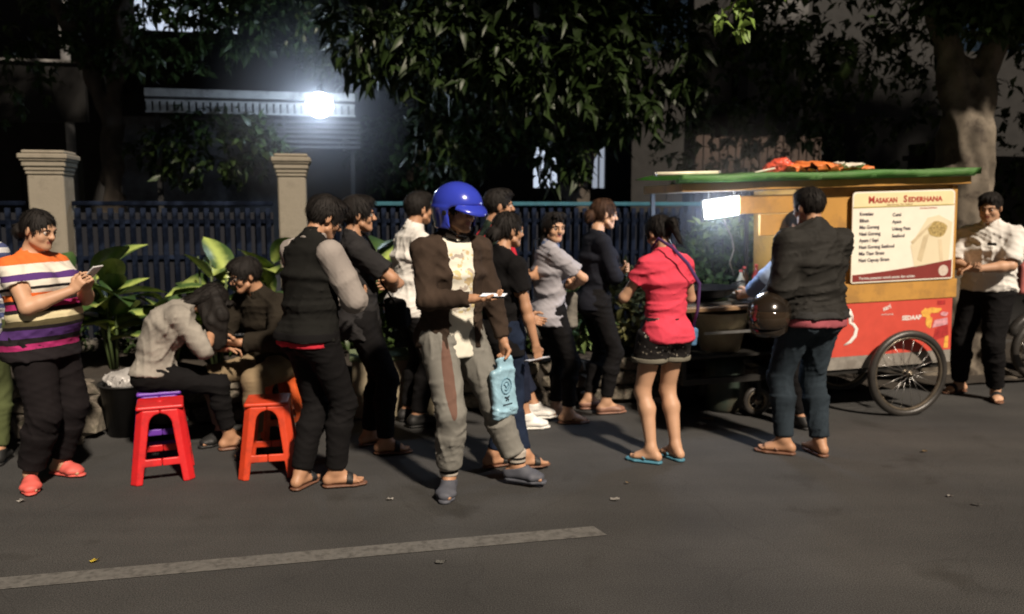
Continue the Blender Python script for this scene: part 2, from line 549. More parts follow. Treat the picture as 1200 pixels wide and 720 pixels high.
    def leg(s, g, i, r0=0, r1=0, r2=0, frac=None, k=0.03):
        S = s.S; f = s.fat ** 0.7
        a, b, c = s.hip[i], s.knee[i], s.ank[i]
        ra, rb, rm, rc = 0.088 * S * f + r0, 0.054 * S * f + (r0 + r1) / 2, 0.056 * S * f + r1, 0.036 * S + r2
        if frac is not None and frac < 1:
            e = lerp(a, b, frac); g.cap(a, e, ra, lerp(ra, rb, frac) + 0.012, k=k, ez=0.015); return e, nrm(b - a)
        g.cap(a, b, ra, rb, k=k)
        back = nrm(np.cross(np.cross(nrm(c - b), s.fdir[i]), nrm(c - b))) * -1
        m = lerp(b, c, 0.3) - s.fdir[i] * 0.014 * S * (1 if (frac is None or r1 < 0.022) else 0.5)
        if frac is None:
            g.cap(b, m, rb, rm, k=0.03); g.cap(m, c, rm, rc, k=0.03); return c, nrm(c - b)
        e = lerp(b, c, frac - 1)
        g.cap(b, m, rb, rm, k=0.03); g.cap(m, e, rm, lerp(rm, rc, max(0, (frac - 1.3) / 0.7)), k=0.03, ez=0.014)
        return e, nrm(c - b)

    def foot(s, g, i, inf=0.0, toes=True, z=0.0):
        S = s.S; a = s.ank[i]; f = s.fdir[i]; sd = V(f[1], -f[0], 0) * (1 if i == 0 else -1)
        base = a - V(0, 0, 0.078 * S)
        heel = base - f * 0.045 * S + V(0, 0, 0.030 * S + z); ball = base + f * 0.105 * S + V(0, 0, 0.022 * S + z)
        X = np.cross(f, V(0, 0, 1))
        g.cap(a + V(0, 0, 0.01), heel, 0.034 * S + inf, 0.028 * S + inf, k=0.02)
        g.cap(heel, ball, (0.030 * S + inf, 0.026 * S + inf), (0.044 * S + inf, 0.019 * S + inf), X, k=0.02)
        g.cap(a + f * 0.01, ball - f * 0.01, 0.030 * S + inf, 0.022 * S + inf, k=0.03)
        if toes:
            for j, (o, ln, r) in enumerate([(-0.026, 0.050, 0.0135), (-0.008, 0.050, 0.0095), (0.007, 0.044, 0.009), (0.020, 0.037, 0.0085), (0.032, 0.028, 0.008)]):
                p = ball + sd * o * S - V(0, 0, 0.006 * S)
                g.cap(p, p + f * ln * S - V(0, 0, 0.004), r * S, r * S * 0.9, k=0.006)
        else:
            g.cap(ball, ball + f * 0.04 * S - V(0, 0, 0.003), (0.042 * S + inf, 0.019 * S + inf), (0.030 * S + inf, 0.015 * S + inf), X, k=0.02)

    def hand(s, g, i):
        S = s.S * (0.93 if s.fem else 1.0); W = s.wri[i]; d = s.hd[i]; n = s.hn[i]; cu = s.curl[i]
        th = np.cross(d, n) if i == 0 else np.cross(n, d)
        g.cap(W, W + d * 0.03 * S, (0.026 * S, 0.019 * S), (0.032 * S, 0.017 * S), th, k=0.015)
        g.cap(W + d * 0.025 * S, W + d * 0.078 * S, (0.031 * S, 0.016 * S), (0.037 * S, 0.0125 * S), th, k=0.012)
        for j, (o, ln) in enumerate([(0.027, 0.072), (0.009, 0.080), (-0.009, 0.074), (-0.026, 0.058)]):
            p = W + d * 0.086 * S + th * o * S
            a = 0.0
            for q, (seg, r) in enumerate([(0.45, 0.0088), (0.30, 0.0080), (0.25, 0.0072)]):
                a += cu * (1.0 + 0.12 * j) * (0.75, 1.15, 0.8)[q]
                e = p + (d * math.cos(a) + n * math.sin(a) + th * (0.06 - 0.04 * j)) * ln * seg * S
                g.cap(p, e, r * S, r * S * 0.93, k=0.005); p = e
        p = W + d * 0.028 * S + th * 0.022 * S
        dirs = [nrm(d * 0.62 + th * 0.75 + n * 0.2), nrm(d * 0.85 + th * 0.30 + n * (0.25 + 0.5 * cu)), nrm(d * 0.9 + n * (0.2 + 0.7 * cu) - th * 0.1 * cu)]
        for q, (ln, r) in enumerate([(0.036, 0.013), (0.032, 0.0105), (0.026, 0.009)]):
            e = p + dirs[q] * ln * S; g.cap(p, e, r * S, r * S * 0.88, k=0.009); p = e
        return W + d * 0.09 * S + n * 0.025 * S

    def headp(s, p): return s.Hc + s.RH @ (V(*p) * s.S)

    def body(s):
        S = s.S; g = SDF(0.0115); hp = s.headp; RH = s.RH
        s.torso(g, -0.004)
        for i in (0, 1):
            s.leg(g, i); s.arm(g, i, k=0.035); s.foot(g, i)
        g.cap(s.N + s.R3 @ V(0, -0.005, -0.02), hp((0, -0.022, -0.055)), 0.054 * S * (0.86 if s.fem else 1) * s.fat ** .4, 0.050 * S * (0.86 if s.fem else 1) * s.fat ** .4, k=0.03)
        for i in (0, 1):
            s.hand(g, i)
            W = s.wri[i]; c = W + s.hd[i] * 0.09
            g.fine.append((c - 0.095, c + 0.095))
        # head
        g.ell(hp((0, -0.012, 0.030)), V(0.074, 0.093, 0.084) * S, RH, k=0.02)
        g.cap(hp((0, 0.028, 0.0)), hp((0, 0.050, -0.078)), (0.061 * S, 0.052 * S), (0.030 * S, 0.030 * S), RH[:, 0], k=0.03)
        if s.fat > 1.1: g.ell(hp((0, 0.02, -0.06)), V(0.062, 0.055, 0.045) * S, RH, k=0.03)
        for sg in (1, -1):
            g.ell(hp((sg * 0.038, 0.056, -0.030)), (0.024 * S,) * 3, k=0.02)
            g.cap(hp((sg * 0.050, 0.020, -0.062)), hp((sg * 0.018, 0.062, -0.088)), 0.017 * S, 0.016 * S, k=0.02)
            g.cap(hp((sg * 0.012, 0.086, 0.020)), hp((sg * 0.045, 0.074, 0.022)), 0.010 * S, 0.008 * S, k=0.014)
            g.ell(hp((sg * 0.031, 0.094, 0.001)), V(0.016, 0.013, 0.011) * S, RH, k=0.012, op='sub')
            g.ell(hp((sg * 0.076, -0.010, -0.008)), V(0.008, 0.018, 0.030) * S, RH @ rz(sg * -0.35), k=0.008)
            g.ell(hp((sg * 0.012, 0.097, -0.026)), (0.0095 * S,) * 3, k=0.008)
        g.cap(hp((0, 0.086, 0.012)), hp((0, 0.107, -0.024)), 0.008 * S, 0.0115 * S, k=0.012)
        g.cap(hp((-0.018, 0.081, -0.0505)), hp((0.018, 0.081, -0.0505)), 0.0065 * S, k=0.008)
        g.cap(hp((-0.015, 0.081, -0.0625)), hp((0.015, 0.081, -0.0625)), 0.0075 * S, k=0.008)
        g.cap(hp((-0.022, 0.090, -0.0560)), hp((0.022, 0.090, -0.0560)), 0.0028 * S, k=0.004, op='sub')
        g.ell(hp((0, 0.070, -0.088)), (0.019 * S,) * 3, k=0.018)
        g.fine.append((s.Hc - 0.125 * S, s.Hc + 0.125 * S))
        me = g.mesh("body", hf=0.0050)
        me.materials.append(s.skin); me.materials.append(LIP)
        # lips by place on the face
        n = len(me.polygons); cen = np.zeros(n * 3, np.float32); me.polygons.foreach_get("center", cen); cen = cen.reshape(-1, 3)
        loc = (cen - s.Hc) @ RH / S
        m = (np.abs(loc[:, 0]) < 0.021) & (loc[:, 1] > 0.078) & (np.abs(loc[:, 2] + 0.0565) < 0.0115 * (1 - 0.5 * np.abs(loc[:, 0]) / 0.021))
        me.polygons.foreach_set("material_index", m.astype(np.int32))
        s.bodyo = mobj("body", me, None, s.root)
        e3 = Matrix(RH.tolist()).to_4x4()
        for sg in (1, -1):
            e = mobj("eye", eye_mesh(), None, s.root)
            e.matrix_local = Matrix.Translation(hp((sg * 0.031, 0.0770, 0.0005))) @ e3 @ Matrix.Rotation(R(-8), 4, 'X')
            b = MB().tube([hp((sg * x, y, z)) for x, y, z in [(0.013, 0.0945, 0.0165), (0.024, 0.094, 0.0205), (0.036, 0.088, 0.0215), (0.048, 0.076, 0.0175)]],
                          [0.003, 0.004, 0.0038, 0.002], 6)
            b.build("eyebrow", s.hairmat, s.root, True)
        # upper lids
            MB().tube([hp((sg * x, y, z)) for x, y, z in [(0.019, 0.0845, 0.0035), (0.026, 0.0885, 0.0075), (0.033, 0.0885, 0.008), (0.041, 0.083, 0.0045)]],
                      [0.0025, 0.0036, 0.0036, 0.0025], 6).build("eyelid", s.skin, s.root, True)

    def hair(s, style):
        S = s.S; g = SDF(0.0065); hp = s.headp; RH = s.RH
        vol = {'short': 0.011, 'thick': 0.018, 'bob': 0.016, 'bun': 0.010, 'long': 0.012, 'pony': 0.011, 'cropped': 0.006, 'lowbun': 0.010, 'fluffy': 0.019}[style]
        g.ell(hp((0, -0.014, 0.032)), V(0.074 + vol, 0.093 + vol, 0.084 + vol) * S, RH, k=0.02)
        if style in ('thick', 'short'):
            g.ell(hp((0.01, 0.045, 0.092)), V(0.055, 0.050, 0.030) * S, RH, k=0.03)
        if style in ('bob', 'fluffy'):
            g.cap(hp((0, -0.035, 0.0)), hp((0, -0.035, -0.085)), (0.088 * S, 0.070 * S), (0.084 * S, 0.066 * S), RH[:, 0], k=0.03)
        if style == 'long':
            g.cap(hp((0, -0.045, 0.0)), hp((0, -0.055, -0.13)), (0.084 * S, 0.055 * S), (0.09 * S, 0.042 * S), RH[:, 0], k=0.03)
        # face opening
        g.ell(hp((0, 0.108, -0.028)), V(0.064, 0.075, 0.088) * S, RH, k=0.012, op='sub')
        if style in ('short', 'thick', 'cropped', 'bun', 'pony', 'lowbun'):
            Rt = RH @ rx(0.35)
            g.box(hp((0, 0.045, -0.115)), V(0.12, 0.075, 0.085) * S, RH @ rx(-0.25), k=0.012, op='sub')
            g.plane(hp((0, -0.06, -0.062)), RH @ V(0, 0.25, -1), k=0.01)
            for sg in (1, -1):
                g.ell(hp((sg * 0.085, 0.0, -0.022)), V(0.02, 0.026, 0.036) * S, RH, k=0.008, op='sub')
        if style == 'bun':
            g.ell(hp((0, -0.125, 0.020)), V(0.050, 0.040, 0.048) * S, RH, k=0.012)
        if style == 'lowbun':
            g.ell(hp((0, -0.112, -0.030)), V(0.062, 0.046, 0.052) * S, RH, k=0.015)
        if style == 'pony':
            g.cap(hp((0, -0.095, 0.03)), hp((0, -0.150, 0.02)), 0.022, 0.03, k=0.015)
            g.cap(hp((0, -0.150, 0.02)), hp((0.01, -0.165, -0.13)), 0.03, 0.012, k=0.02)
        if style in ('bob', 'long'):
            g.ell(hp((0, 0.075, 0.105)), V(0.06, 0.02, 0.03) * S, RH, k=0.02)
        if style == 'long':
            pass
        s.hair_extra = getattr(s, 'hair_extra', None)
        rs = np.random.RandomState(s.seed + 5); ph = rs.uniform(0, 6, 6)
        Hc = s.Hc
        def disp(x, y, z):
            p = (np.stack([x, y, z], 1) - Hc) @ RH
            a = np.arctan2(p[:, 0], p[:, 1])
            return -0.0009 * (np.sin(a * 19 + 2 * np.sin(p[:, 2] * 30 + ph[0]) + ph[1]) + 1.0 * np.sin(a * 37 + 3 * np.sin(p[:, 2] * 55) + ph[2]) * np.sin(p[:, 2] * 70 + ph[3]) + 1.2 * np.sin(p[:, 0] * 60 + ph[4]) * np.sin(p[:, 1] * 55 + ph[5]))
        s.hairg = g
        me = g.mesh("hair", disp, hf=0.0065)
        ho = mobj("hair", me, s.hairmat, s.root)
        # loose strands combed over the cap and breaking its outline
        n = len(me.vertices); co = np.zeros(n * 3, np.float32); no = np.zeros(n * 3, np.float32)
        me.vertices.foreach_get("co", co); me.vertex_normals.foreach_get("vector", no)
        co = co.reshape(-1, 3); no = no.reshape(-1, 3)
        outer = np.nonzero(((co - s.Hc) * no).sum(1) > 0.045)[0]
        k = 700
        pk = rs.choice(outer, k); P0 = co[pk].astype(float); N0 = no[pk].astype(float)
        top = s.Hc + RH @ V(0, -0.03, 0.12) * S
        Dn = P0 - top + rs.normal(size=(k, 3)) * 0.018 + V(0, 0, -0.03); Dn -= N0 * (Dn * N0).sum(1)[:, None]; Dn /= np.linalg.norm(Dn, axis=1)[:, None] + 1e-9
        Sd = np.cross(Dn, N0); L = rs.uniform(0.02, 0.05, k)[:, None] * (0.8 if style in ('cropped', 'short') else 1.2); w = rs.uniform(0.0018, 0.0042, k)[:, None]
        lift = rs.uniform(0.0, 0.0045, k)[:, None]
        A = P0 - Sd * w + N0 * 0.001; Bq = P0 + Sd * w + N0 * 0.001; Mq = P0 + Dn * L * 0.55 + N0 * (lift + 0.001); T = P0 + Dn * L + N0 * lift * 0.8 + rs.normal(size=(k, 3)) * 0.003
        PP = np.concatenate([A, Bq, Mq - Sd * w * .7, Mq + Sd * w * .7, T]); i = np.arange(k)
        TT = np.concatenate([np.stack([i, i + k, i + 3 * k], 1), np.stack([i, i + 3 * k, i + 2 * k], 1), np.stack([i + 2 * k, i + 3 * k, i + 4 * k], 1)])
        st = mobj("loose_strands", np_mesh("loose_strands", PP, TT, True), s.hairmat, ho); st['kind'] = 'stuff'

    # ---- clothing
    def top(s, name, mat, loose=0.012, hem=0.10, sleeve=0.62, neck=0.062, collar=None, amp=0.0045, open_front=None, seed=0, sleevemat=None, flare=0.0,
            arm_loose=None, part_sleeves=True, vneck=0.0, ribbed=None, gather=False):
        S = s.S; g = SDF(0.0095)
        s.torso(g, loose, low=max(hem - 0.02, 0) * S, hip_flare=flare)
        al = loose + 0.008 if arm_loose is None else arm_loose
        sl = sleevemat is not None
        ends = []
        if not sl:
            for i in (0, 1):
                if sleeve is None: continue
                e, d = s.arm(g, i, al, al, al * (0.5 if gather else 1.0), frac=sleeve, k=0.03)
                ends.append((i, e, d))
        # hem and openings
        up0 = s.R0[:, 2]
        g.plane(s.P - up0 * hem * S, -up0)
        nk = s.N + s.R3 @ V(0, 0, 0.012)
        g.plane(nk + s.R3 @ V(0, 0, 0.016 + (0.03 if collar else 0)), s.R3 @ V(0, 0.35 if not collar else 0.1, 1))
        g.cap(s.N + s.R3 @ V(0, 0.012, -0.005), s.N + s.R3 @ V(0, 0.03, 0.12), (neck * S, neck * S), (neck * 1.15 * S, neck * 1.15 * S), k=0.004, ez=0.012, op='sub')
        if vneck:
            g.cap(s.N + s.R3 @ V(0, 0.10, -vneck), s.N + s.R3 @ V(0, 0.05, 0.02), 0.012, 0.05, k=0.004, op='sub')
        if open_front:
            w = open_front
            for zz in np.linspace(-0.12, 0.46, 7):
                c = s.P + s.R1 @ V(0, 0.15 * S, zz * S)
                g.box(c, (w * (0.7 + 0.6 * abs(zz - 0.25)), 0.12, 0.06), s.R2, k=0.006, op='sub')
        for i, e, d in ends:
            rr = (0.036 if sleeve < 1 else 0.022) * S * s.fat ** .5 + al * (0.5 if gather else 1) + 0.002
            g.cap(e - d * 0.006, e + d * 0.05, rr, rr, k=0.003, ez=0.004, op='sub')
        o = mobj(name, g.mesh(name, folds(seed + s.seed, amp)), mat, s.root)
        if sl:
            for i in (0, 1):
                g = SDF(0.0085)
                s.arm(g, i, al + 0.026, al, al * 0.5, frac=sleeve, k=0.03)
                mobj("sleeve", g.mesh("sleeve", folds(seed + i + 9, amp, 34)), sleevemat, o)
        if collar:
            g = SDF(0.006)
            ax = nrm(s.R3 @ V(0, 0.15, 1)); c = s.N + s.R3 @ V(0, 0.002, 0.008)
            g.cap(c - ax * 0.03, c + ax * 0.022, (0.080 * S,) * 2, (0.066 * S,) * 2, k=0.003, ez=0.006)
            g.cap(c - ax * 0.05, c + ax * 0.05, (0.070 * S,) * 2, (0.057 * S,) * 2, k=0.003, op='sub')
            g.box(c + s.R3 @ V(0, 0.09, 0), (0.014, 0.04, 0.06), s.R3, k=0.006, op='sub')
            mobj("collar", g.mesh("collar", hf=0.006), collar, o)
        if ribbed:
            g = SDF(0.008)
            s.torso(g, loose + 0.004, low=max(hem - 0.02, 0) * S, hip_flare=flare)
            c = s.P - up0 * (hem - 0.022) * S
            g.keep(c, up0, 0.025)
            mobj("waistband", g.mesh("waistband"), ribbed, o)
        return o

    def trousers(s, name, mat, loose=0.012, length=1.93, low=0.02, amp=0.005, top=0.06, seed=0, knee_in=0.0):
        S = s.S; g = SDF(0.0095); f = s.fat
        X0 = s.R0[:, 0]
        g.cap(s.P + s.R0 @ V(0, 0, -0.06 * S), s.P + s.R0 @ V(0, 0, top * S), (0.158 * S * f + 0.008, 0.110 * S * f + 0.008), (0.148 * S * f + 0.008, 0.104 * S * f + 0.008), X0, k=0.04, ez=0.03)
        for sg in (1, -1):
            g.ell(s.P + s.R0 @ V(sg * 0.075 * S, -0.062 * S * f, -0.055 * S), (0.088 * S * f + 0.008,) * 3, k=0.04)
        for i in (0, 1):
            e, d = s.leg(g, i, loose * 0.75 + 0.004, loose, loose * 1.15, frac=length, k=0.035)
            if length < 1: g.cap(e, e + d * 0.05, 0.075 * S * f, 0.075 * S * f, k=0.003, ez=0.004, op='sub')
        nm = mobj(name, g.mesh(name, folds(seed + 31 + s.seed, amp, 30)), mat, s.root)
        return nm

    def footwear(s, kind, mat, sole=None, strapmat=None, i_only=None):
        S = s.S
        for i in (0, 1):
            f = s.fdir[i]; a = s.ank[i]; base = a - V(0, 0, 0.078 * S); X = np.cross(f, V(0, 0, 1))
            heel = base - f * 0.048 * S; ball = base + f * 0.108 * S; toe = base + f * 0.155 * S
            so = SDF(0.007)
            wdt = 0.046 if kind == 'sandal' else 0.048
            th = 0.013 if kind in ('sandal', 'flat', 'slipper') else 0.018
            cz = V(0, 0, -th * 0.5 + 0.003)
            so.cap(heel + cz, ball + cz, (0.036 * S, 0.030), (wdt * S, 0.030), X, k=0.01)
            so.cap(ball + cz, toe + cz, (wdt * S, 0.030), (0.034 * S, 0.030), X, k=0.01)
            so.keep(base + cz, V(0, 0, 1), th * 0.5)
            if kind == 'sandal':
                o = mobj("sandal", so.mesh("sandal", hf=0.006), sole or mat, s.root)
                g = SDF(0.006); s.foot(g, i, 0.0055, False)
                g.keep(base + f * 0.075 * S, nrm(f + V(0, 0, -0.15)), 0.019)
                g.plane(base + V(0, 0, 0.002), V(0, 0, -1))
                mobj("strap", g.mesh("strap"), strapmat or mat, o)
            elif kind == 'thong':
                o = mobj("flip_flop", so.mesh("flip_flop", hf=0.006), sole or mat, s.root)
                b = MB()
                t0 = base + f * 0.125 * S + V(0, 0, 0.012)
                for sg in (1, -1):
                    b.tube([t0 + V(0, 0, 0.0), t0 - f * 0.035 * S + X * sg * 0.018 * S + V(0, 0, 0.030 * S),
                            base + f * 0.03 * S + X * sg * 0.046 * S + V(0, 0, 0.015)], 0.006, 6)
                b.build("strap", strapmat or mat, o, True)
            else:
                g = SDF(0.0065); s.foot(g, i, 0.009 if kind != 'flat' else 0.005, False)
                if kind == 'sneaker':
                    g.cap(a + V(0, 0, -0.02), a + V(0, 0, 0.02), 0.046 * S, 0.045 * S, k=0.02, ez=0.01)
                    g.plane(a + V(0, 0, 0.028), nrm(V(0, 0, 1) - f * 0.15)); g.cap(a, a + V(0, 0, 0.06), 0.038 * S, 0.040 * S, k=0.003, ez=0.005, op='sub')
                elif kind == 'slipper':
                    g.plane(base + f * 0.02 * S, nrm(-f + V(0, 0, 0.45)))
                elif kind == 'clog':
                    g.plane(a + V(0, 0, -0.012), nrm(V(0, 0, 1) - f * 0.25))
                elif kind == 'flat':
                    g.plane(a + V(0, 0, -0.030), nrm(V(0, 0, 1) - f * 0.1))
                    g.ell(base + f * 0.05 * S + V(0, 0, 0.075 * S), (0.035, 0.06, 0.038), k=0.008, op='sub')
                elif kind == 'shoe':
                    g.plane(a + V(0, 0, 0.006), V(0, 0, 1))
                nm = {'sneaker': 'sneaker', 'slipper': 'slipper', 'clog': 'clog', 'flat': 'flat_shoe', 'shoe': 'shoe'}[kind]
                o = mobj(nm, g.mesh(nm, hf=0.006), mat, s.root)
                mobj("sole", so.mesh("sole"), sole or mat, o)

    def extra_hair(s, segs, k=0.03, name="hair_strand"):
        g = SDF(0.0075)
        for a, b, ra, rb in segs: g.cap(a, b, ra, rb, k=k)
        rs = np.random.RandomState(s.seed + 11); ph = rs.uniform(0, 6, 4)
        def disp(x, y, z): return -0.003 * np.sin(130 * x + 60 * y + 4 * np.sin(z * 18 + ph[0])) - 0.002 * np.sin(95 * y - 120 * x + ph[1])
        return mobj(name, g.mesh(name, disp), s.hairmat, s.root)

# ------------------------------------------------------------------ garment materials
def cloth(name, col, **kw):
    d = dict(rough=0.9, var=0.16, scale=7, bump=0.35, bscale=420, spec=0.12, sheen=0.0); d.update(kw)
    return M(name, col, **d)
BLACKC = cloth("black_cloth", (0.0075, 0.007, 0.0075))
DARKC = cloth("charcoal_cloth", (0.026, 0.025, 0.026))
NAVYC = cloth("navy_cloth", (0.014, 0.018, 0.034))
DENIM = cloth("denim", (0.014, 0.022, 0.045), scale=5, var=0.35, bscale=600)
DENIM2 = cloth("faded_denim", (0.024, 0.034, 0.044), scale=4, var=0.4, bscale=600)
GREYSWEAT = cloth("grey_sweat", (0.17, 0.165, 0.15))
WHITEC = cloth("white_cloth", (0.72, 0.70, 0.66), var=0.04)
BROWNC = cloth("brown_cloth", (0.045, 0.031, 0.023), scale=9, var=0.25)
KHAKI = cloth("khaki_cloth", (0.22, 0.165, 0.10))
PINKC = cloth("coral_cloth", (0.66, 0.060, 0.100), var=0.08)
GREYSH = cloth("grey_shirt_cloth", (0.34, 0.33, 0.36), var=0.08)
BLUESH = cloth("blue_shirt_cloth", (0.20, 0.26, 0.38), var=0.06)
HOODC = cloth("oatmeal_fleece", (0.27, 0.25, 0.22), var=0.22, scale=11)
SLEEVEG = cloth("sleeve_grey", (0.30, 0.27, 0.25), var=0.08)
REDC = cloth("red_cloth", (0.55, 0.03, 0.05))
PLUMC = cloth("faded_red_cloth", (0.35, 0.09, 0.11))
LEATHER = M("brown_leather", (0.16, 0.075, 0.045), rough=0.5)
BLACKR = M("black_rubber", (0.012, 0.012, 0.012), rough=0.6)
SLATE = M("slate_rubber", (0.075, 0.08, 0.10), rough=0.7)
TEALR = M("teal_rubber", (0.06, 0.20, 0.28), rough=0.6)
CORALR = M("coral_rubber", (0.62, 0.11, 0.09), rough=0.6)
WHITEL = M("white_leather", (0.75, 0.74, 0.70), rough=0.5, var=0.05)
PHONEB = M("phone_black", (0.01, 0.01, 0.012), rough=0.2, bump=0)
STEEL = M("steel", (0.45, 0.45, 0.44), rough=0.35, metal=0.9, bump=0.05)


# ------------------------------------------------------------------ the street frame: s along the kerb, t behind it
KA = R(12.0)
E1 = Vector((math.cos(KA), math.sin(KA), 0)); E2 = Vector((-math.sin(KA), math.cos(KA), 0)); O0 = Vector((0, 6.41, 0))
def W(s_, t_, z=0.0): 
    v = O0 + E1 * s_ + E2 * t_; return (v.x, v.y, z)
ROT = Matrix.Rotation(KA, 4, 'Z')
rnd = random.Random(11)

# asphalt
def asphalt():
    m = bpy.data.materials.new("asphalt"); m.use_nodes = True
    nt = m.node_tree; n = nt.nodes; l = nt.links; p = n["Principled BSDF"]
    tc = n.new("ShaderNodeTexCoord")
    big = n.new("ShaderNodeTexNoise"); big.inputs["Scale"].default_value = 0.9; big.inputs["Detail"].default_value = 8; big.inputs["Roughness"].default_value = 0.6
    fine = n.new("ShaderNodeTexNoise"); fine.inputs["Scale"].default_value = 160; fine.inputs["Detail"].default_value = 2
    vor = n.new("ShaderNodeTexVoronoi"); vor.inputs["Scale"].default_value = 110
    for q in (big, fine, vor): l.new(tc.outputs["Object"], q.inputs["Vector"])
    c1 = n.new("ShaderNodeValToRGB"); c1.color_ramp.elements[0].position = 0.35; c1.color_ramp.elements[1].position = 0.7
    c1.color_ramp.elements[0].color = (0.045, 0.045, 0.045, 1); c1.color_ramp.elements[1].color = (0.066, 0.0655, 0.064, 1)
    l.new(big.outputs["Fac"], c1.inputs[0])
    c2 = n.new("ShaderNodeValToRGB"); c2.color_ramp.elements[0].position = 0.33; c2.color_ramp.elements[1].position = 0.72
    c2.color_ramp.elements[0].color = (0.55, 0.55, 0.55, 1); c2.color_ramp.elements[1].color = (1.5, 1.5, 1.5, 1)
    l.new(fine.outputs["Fac"], c2.inputs[0])
    mu = n.new("ShaderNodeMixRGB"); mu.blend_type = 'MULTIPLY'; mu.inputs[0].default_value = 1
    l.new(c1.outputs[0], mu.inputs[1]); l.new(c2.outputs[0], mu.inputs[2])
    # sparse pale stones
    c3 = n.new("ShaderNodeValToRGB"); c3.color_ramp.elements[0].position = 0.05; c3.color_ramp.elements[1].position = 0.12
    c3.color_ramp.elements[0].color = (0.5, 0.5, 0.5, 1); c3.color_ramp.elements[1].color = (0, 0, 0, 1)
    l.new(vor.outputs["Distance"], c3.inputs[0])
    m2 = n.new("ShaderNodeMixRGB"); l.new(c3.outputs[0], m2.inputs[0]); l.new(mu.outputs[0], m2.inputs[1]); m2.inputs[2].default_value = (0.13, 0.125, 0.12, 1)
    wv = n.new("ShaderNodeTexNoise"); wv.inputs["Scale"].default_value = 1.4; wv.inputs["Detail"].default_value = 4; l.new(tc.outputs["Object"], wv.inputs["Vector"])
    wm = n.new("ShaderNodeMixRGB"); wm.inputs[0].default_value = 0.35; l.new(tc.outputs["Object"], wm.inputs[1]); l.new(wv.outputs["Color"], wm.inputs[2])
    vc = n.new("ShaderNodeTexVoronoi"); vc.feature = 'DISTANCE_TO_EDGE'; vc.inputs["Scale"].default_value = 1.1; l.new(wm.outputs[0], vc.inputs["Vector"])
    cc = n.new("ShaderNodeValToRGB"); cc.color_ramp.elements[0].position = 0.0; cc.color_ramp.elements[1].position = 0.006
    cc.color_ramp.elements[0].color = (0.45, 0.45, 0.45, 1); cc.color_ramp.elements[1].color = (1, 1, 1, 1); l.new(vc.outputs["Distance"], cc.inputs[0])
    m3 = n.new("ShaderNodeMixRGB"); m3.blend_type = 'MULTIPLY'; m3.inputs[0].default_value = 0.22; l.new(m2.outputs[0], m3.inputs[1]); l.new(cc.outputs[0], m3.inputs[2])
    ms = n.new("ShaderNodeMapping"); ms.inputs["Rotation"].default_value = (0, 0, -KA); ms.inputs["Scale"].default_value = (0.16, 1.5, 1); l.new(tc.outputs["Object"], ms.inputs[0])
    ns = n.new("ShaderNodeTexNoise"); ns.inputs["Scale"].default_value = 1.6; ns.inputs["Detail"].default_value = 6; l.new(ms.outputs[0], ns.inputs["Vector"])
    cs = n.new("ShaderNodeValToRGB"); cs.color_ramp.elements[0].position = 0.35; cs.color_ramp.elements[1].position = 0.68
    cs.color_ramp.elements[0].color = (0.88, 0.88, 0.88, 1); cs.color_ramp.elements[1].color = (1.12, 1.11, 1.10, 1); l.new(ns.outputs["Fac"], cs.inputs[0])
    m4 = n.new("ShaderNodeMixRGB"); m4.blend_type = 'MULTIPLY'; m4.inputs[0].default_value = 1.0; l.new(m3.outputs[0], m4.inputs[1]); l.new(cs.outputs[0], m4.inputs[2])
    no_ = n.new("ShaderNodeTexNoise"); no_.inputs["Scale"].default_value = 3.3; no_.inputs["Detail"].default_value = 5; l.new(wm.outputs[0], no_.inputs["Vector"])
    co_ = n.new("ShaderNodeValToRGB"); co_.color_ramp.elements[0].position = 0.62; co_.color_ramp.elements[1].position = 0.75
    co_.color_ramp.elements[0].color = (1, 1, 1, 1); co_.color_ramp.elements[1].color = (0.55, 0.53, 0.5, 1); l.new(no_.outputs["Fac"], co_.inputs[0])
    m5 = n.new("ShaderNodeMixRGB"); m5.blend_type = 'MULTIPLY'; m5.inputs[0].default_value = 0.8; l.new(m4.outputs[0], m5.inputs[1]); l.new(co_.outputs[0], m5.inputs[2])
    l.new(m5.outputs[0], p.inputs["Base Color"]); p.inputs["Roughness"].default_value = 0.85
    p.inputs["Specular IOR Level"].default_value = 0.25
    b = n.new("ShaderNodeBump"); b.inputs["Strength"].default_value = 0.7; b.inputs["Distance"].default_value = 0.004
    l.new(fine.outputs["Fac"], b.inputs["Height"]); l.new(b.outputs[0], p.inputs["Normal"])
    return m
ASPH = asphalt()
me = MB().poly([(-90, -90, -0.02), (90, -90, -0.02), (90, 90, -0.02), (-90, 90, -0.02)]).mesh("ground")
tag(mobj("ground", me, M("soil", (0.035, 0.028, 0.020), rough=1, scale=3, bump=0.8, bscale=30)), kind='structure')
xs = [-60, 60]
me = MB().poly([W(-60, -14, 0), W(60, -14, 0), W(60, 0.02, 0), W(-60, 0.02, 0)]).mesh("road")
tag(mobj("road", me, ASPH), kind='structure')
# edge line, ends at the break
LN = M("road_paint", (0.125, 0.122, 0.115), rough=0.8, var=0.15, scale=30, bump=0.4, bscale=200, stain=(0.055, 0.053, 0.05), stain_amt=0.7, stain_scale=22)
a = Vector((-9.0, 1.84, 0.004)); d1 = Vector((0.44, 3.925, 0.004)); dr = (d1 - Vector((-2.225, 3.345, 0.004))).normalized(); nn = Vector((-dr.y, dr.x, 0))
st = d1 - dr * 9.5
me = MB().poly([st - nn * 0.062, d1 - nn * 0.062 + dr * 0.02, d1 + nn * 0.062 - dr * 0.01, st + nn * 0.062]).mesh("lane_line")
tag(mobj("lane_line", me, LN), kind='structure')
st = d1 + dr * 5.0
me = MB().poly([st - nn * 0.062, st + dr * 9 - nn * 0.062, st + dr * 9 + nn * 0.062, st + nn * 0.062]).mesh("lane_line")
tag(mobj("lane_line", me, LN), kind='structure')
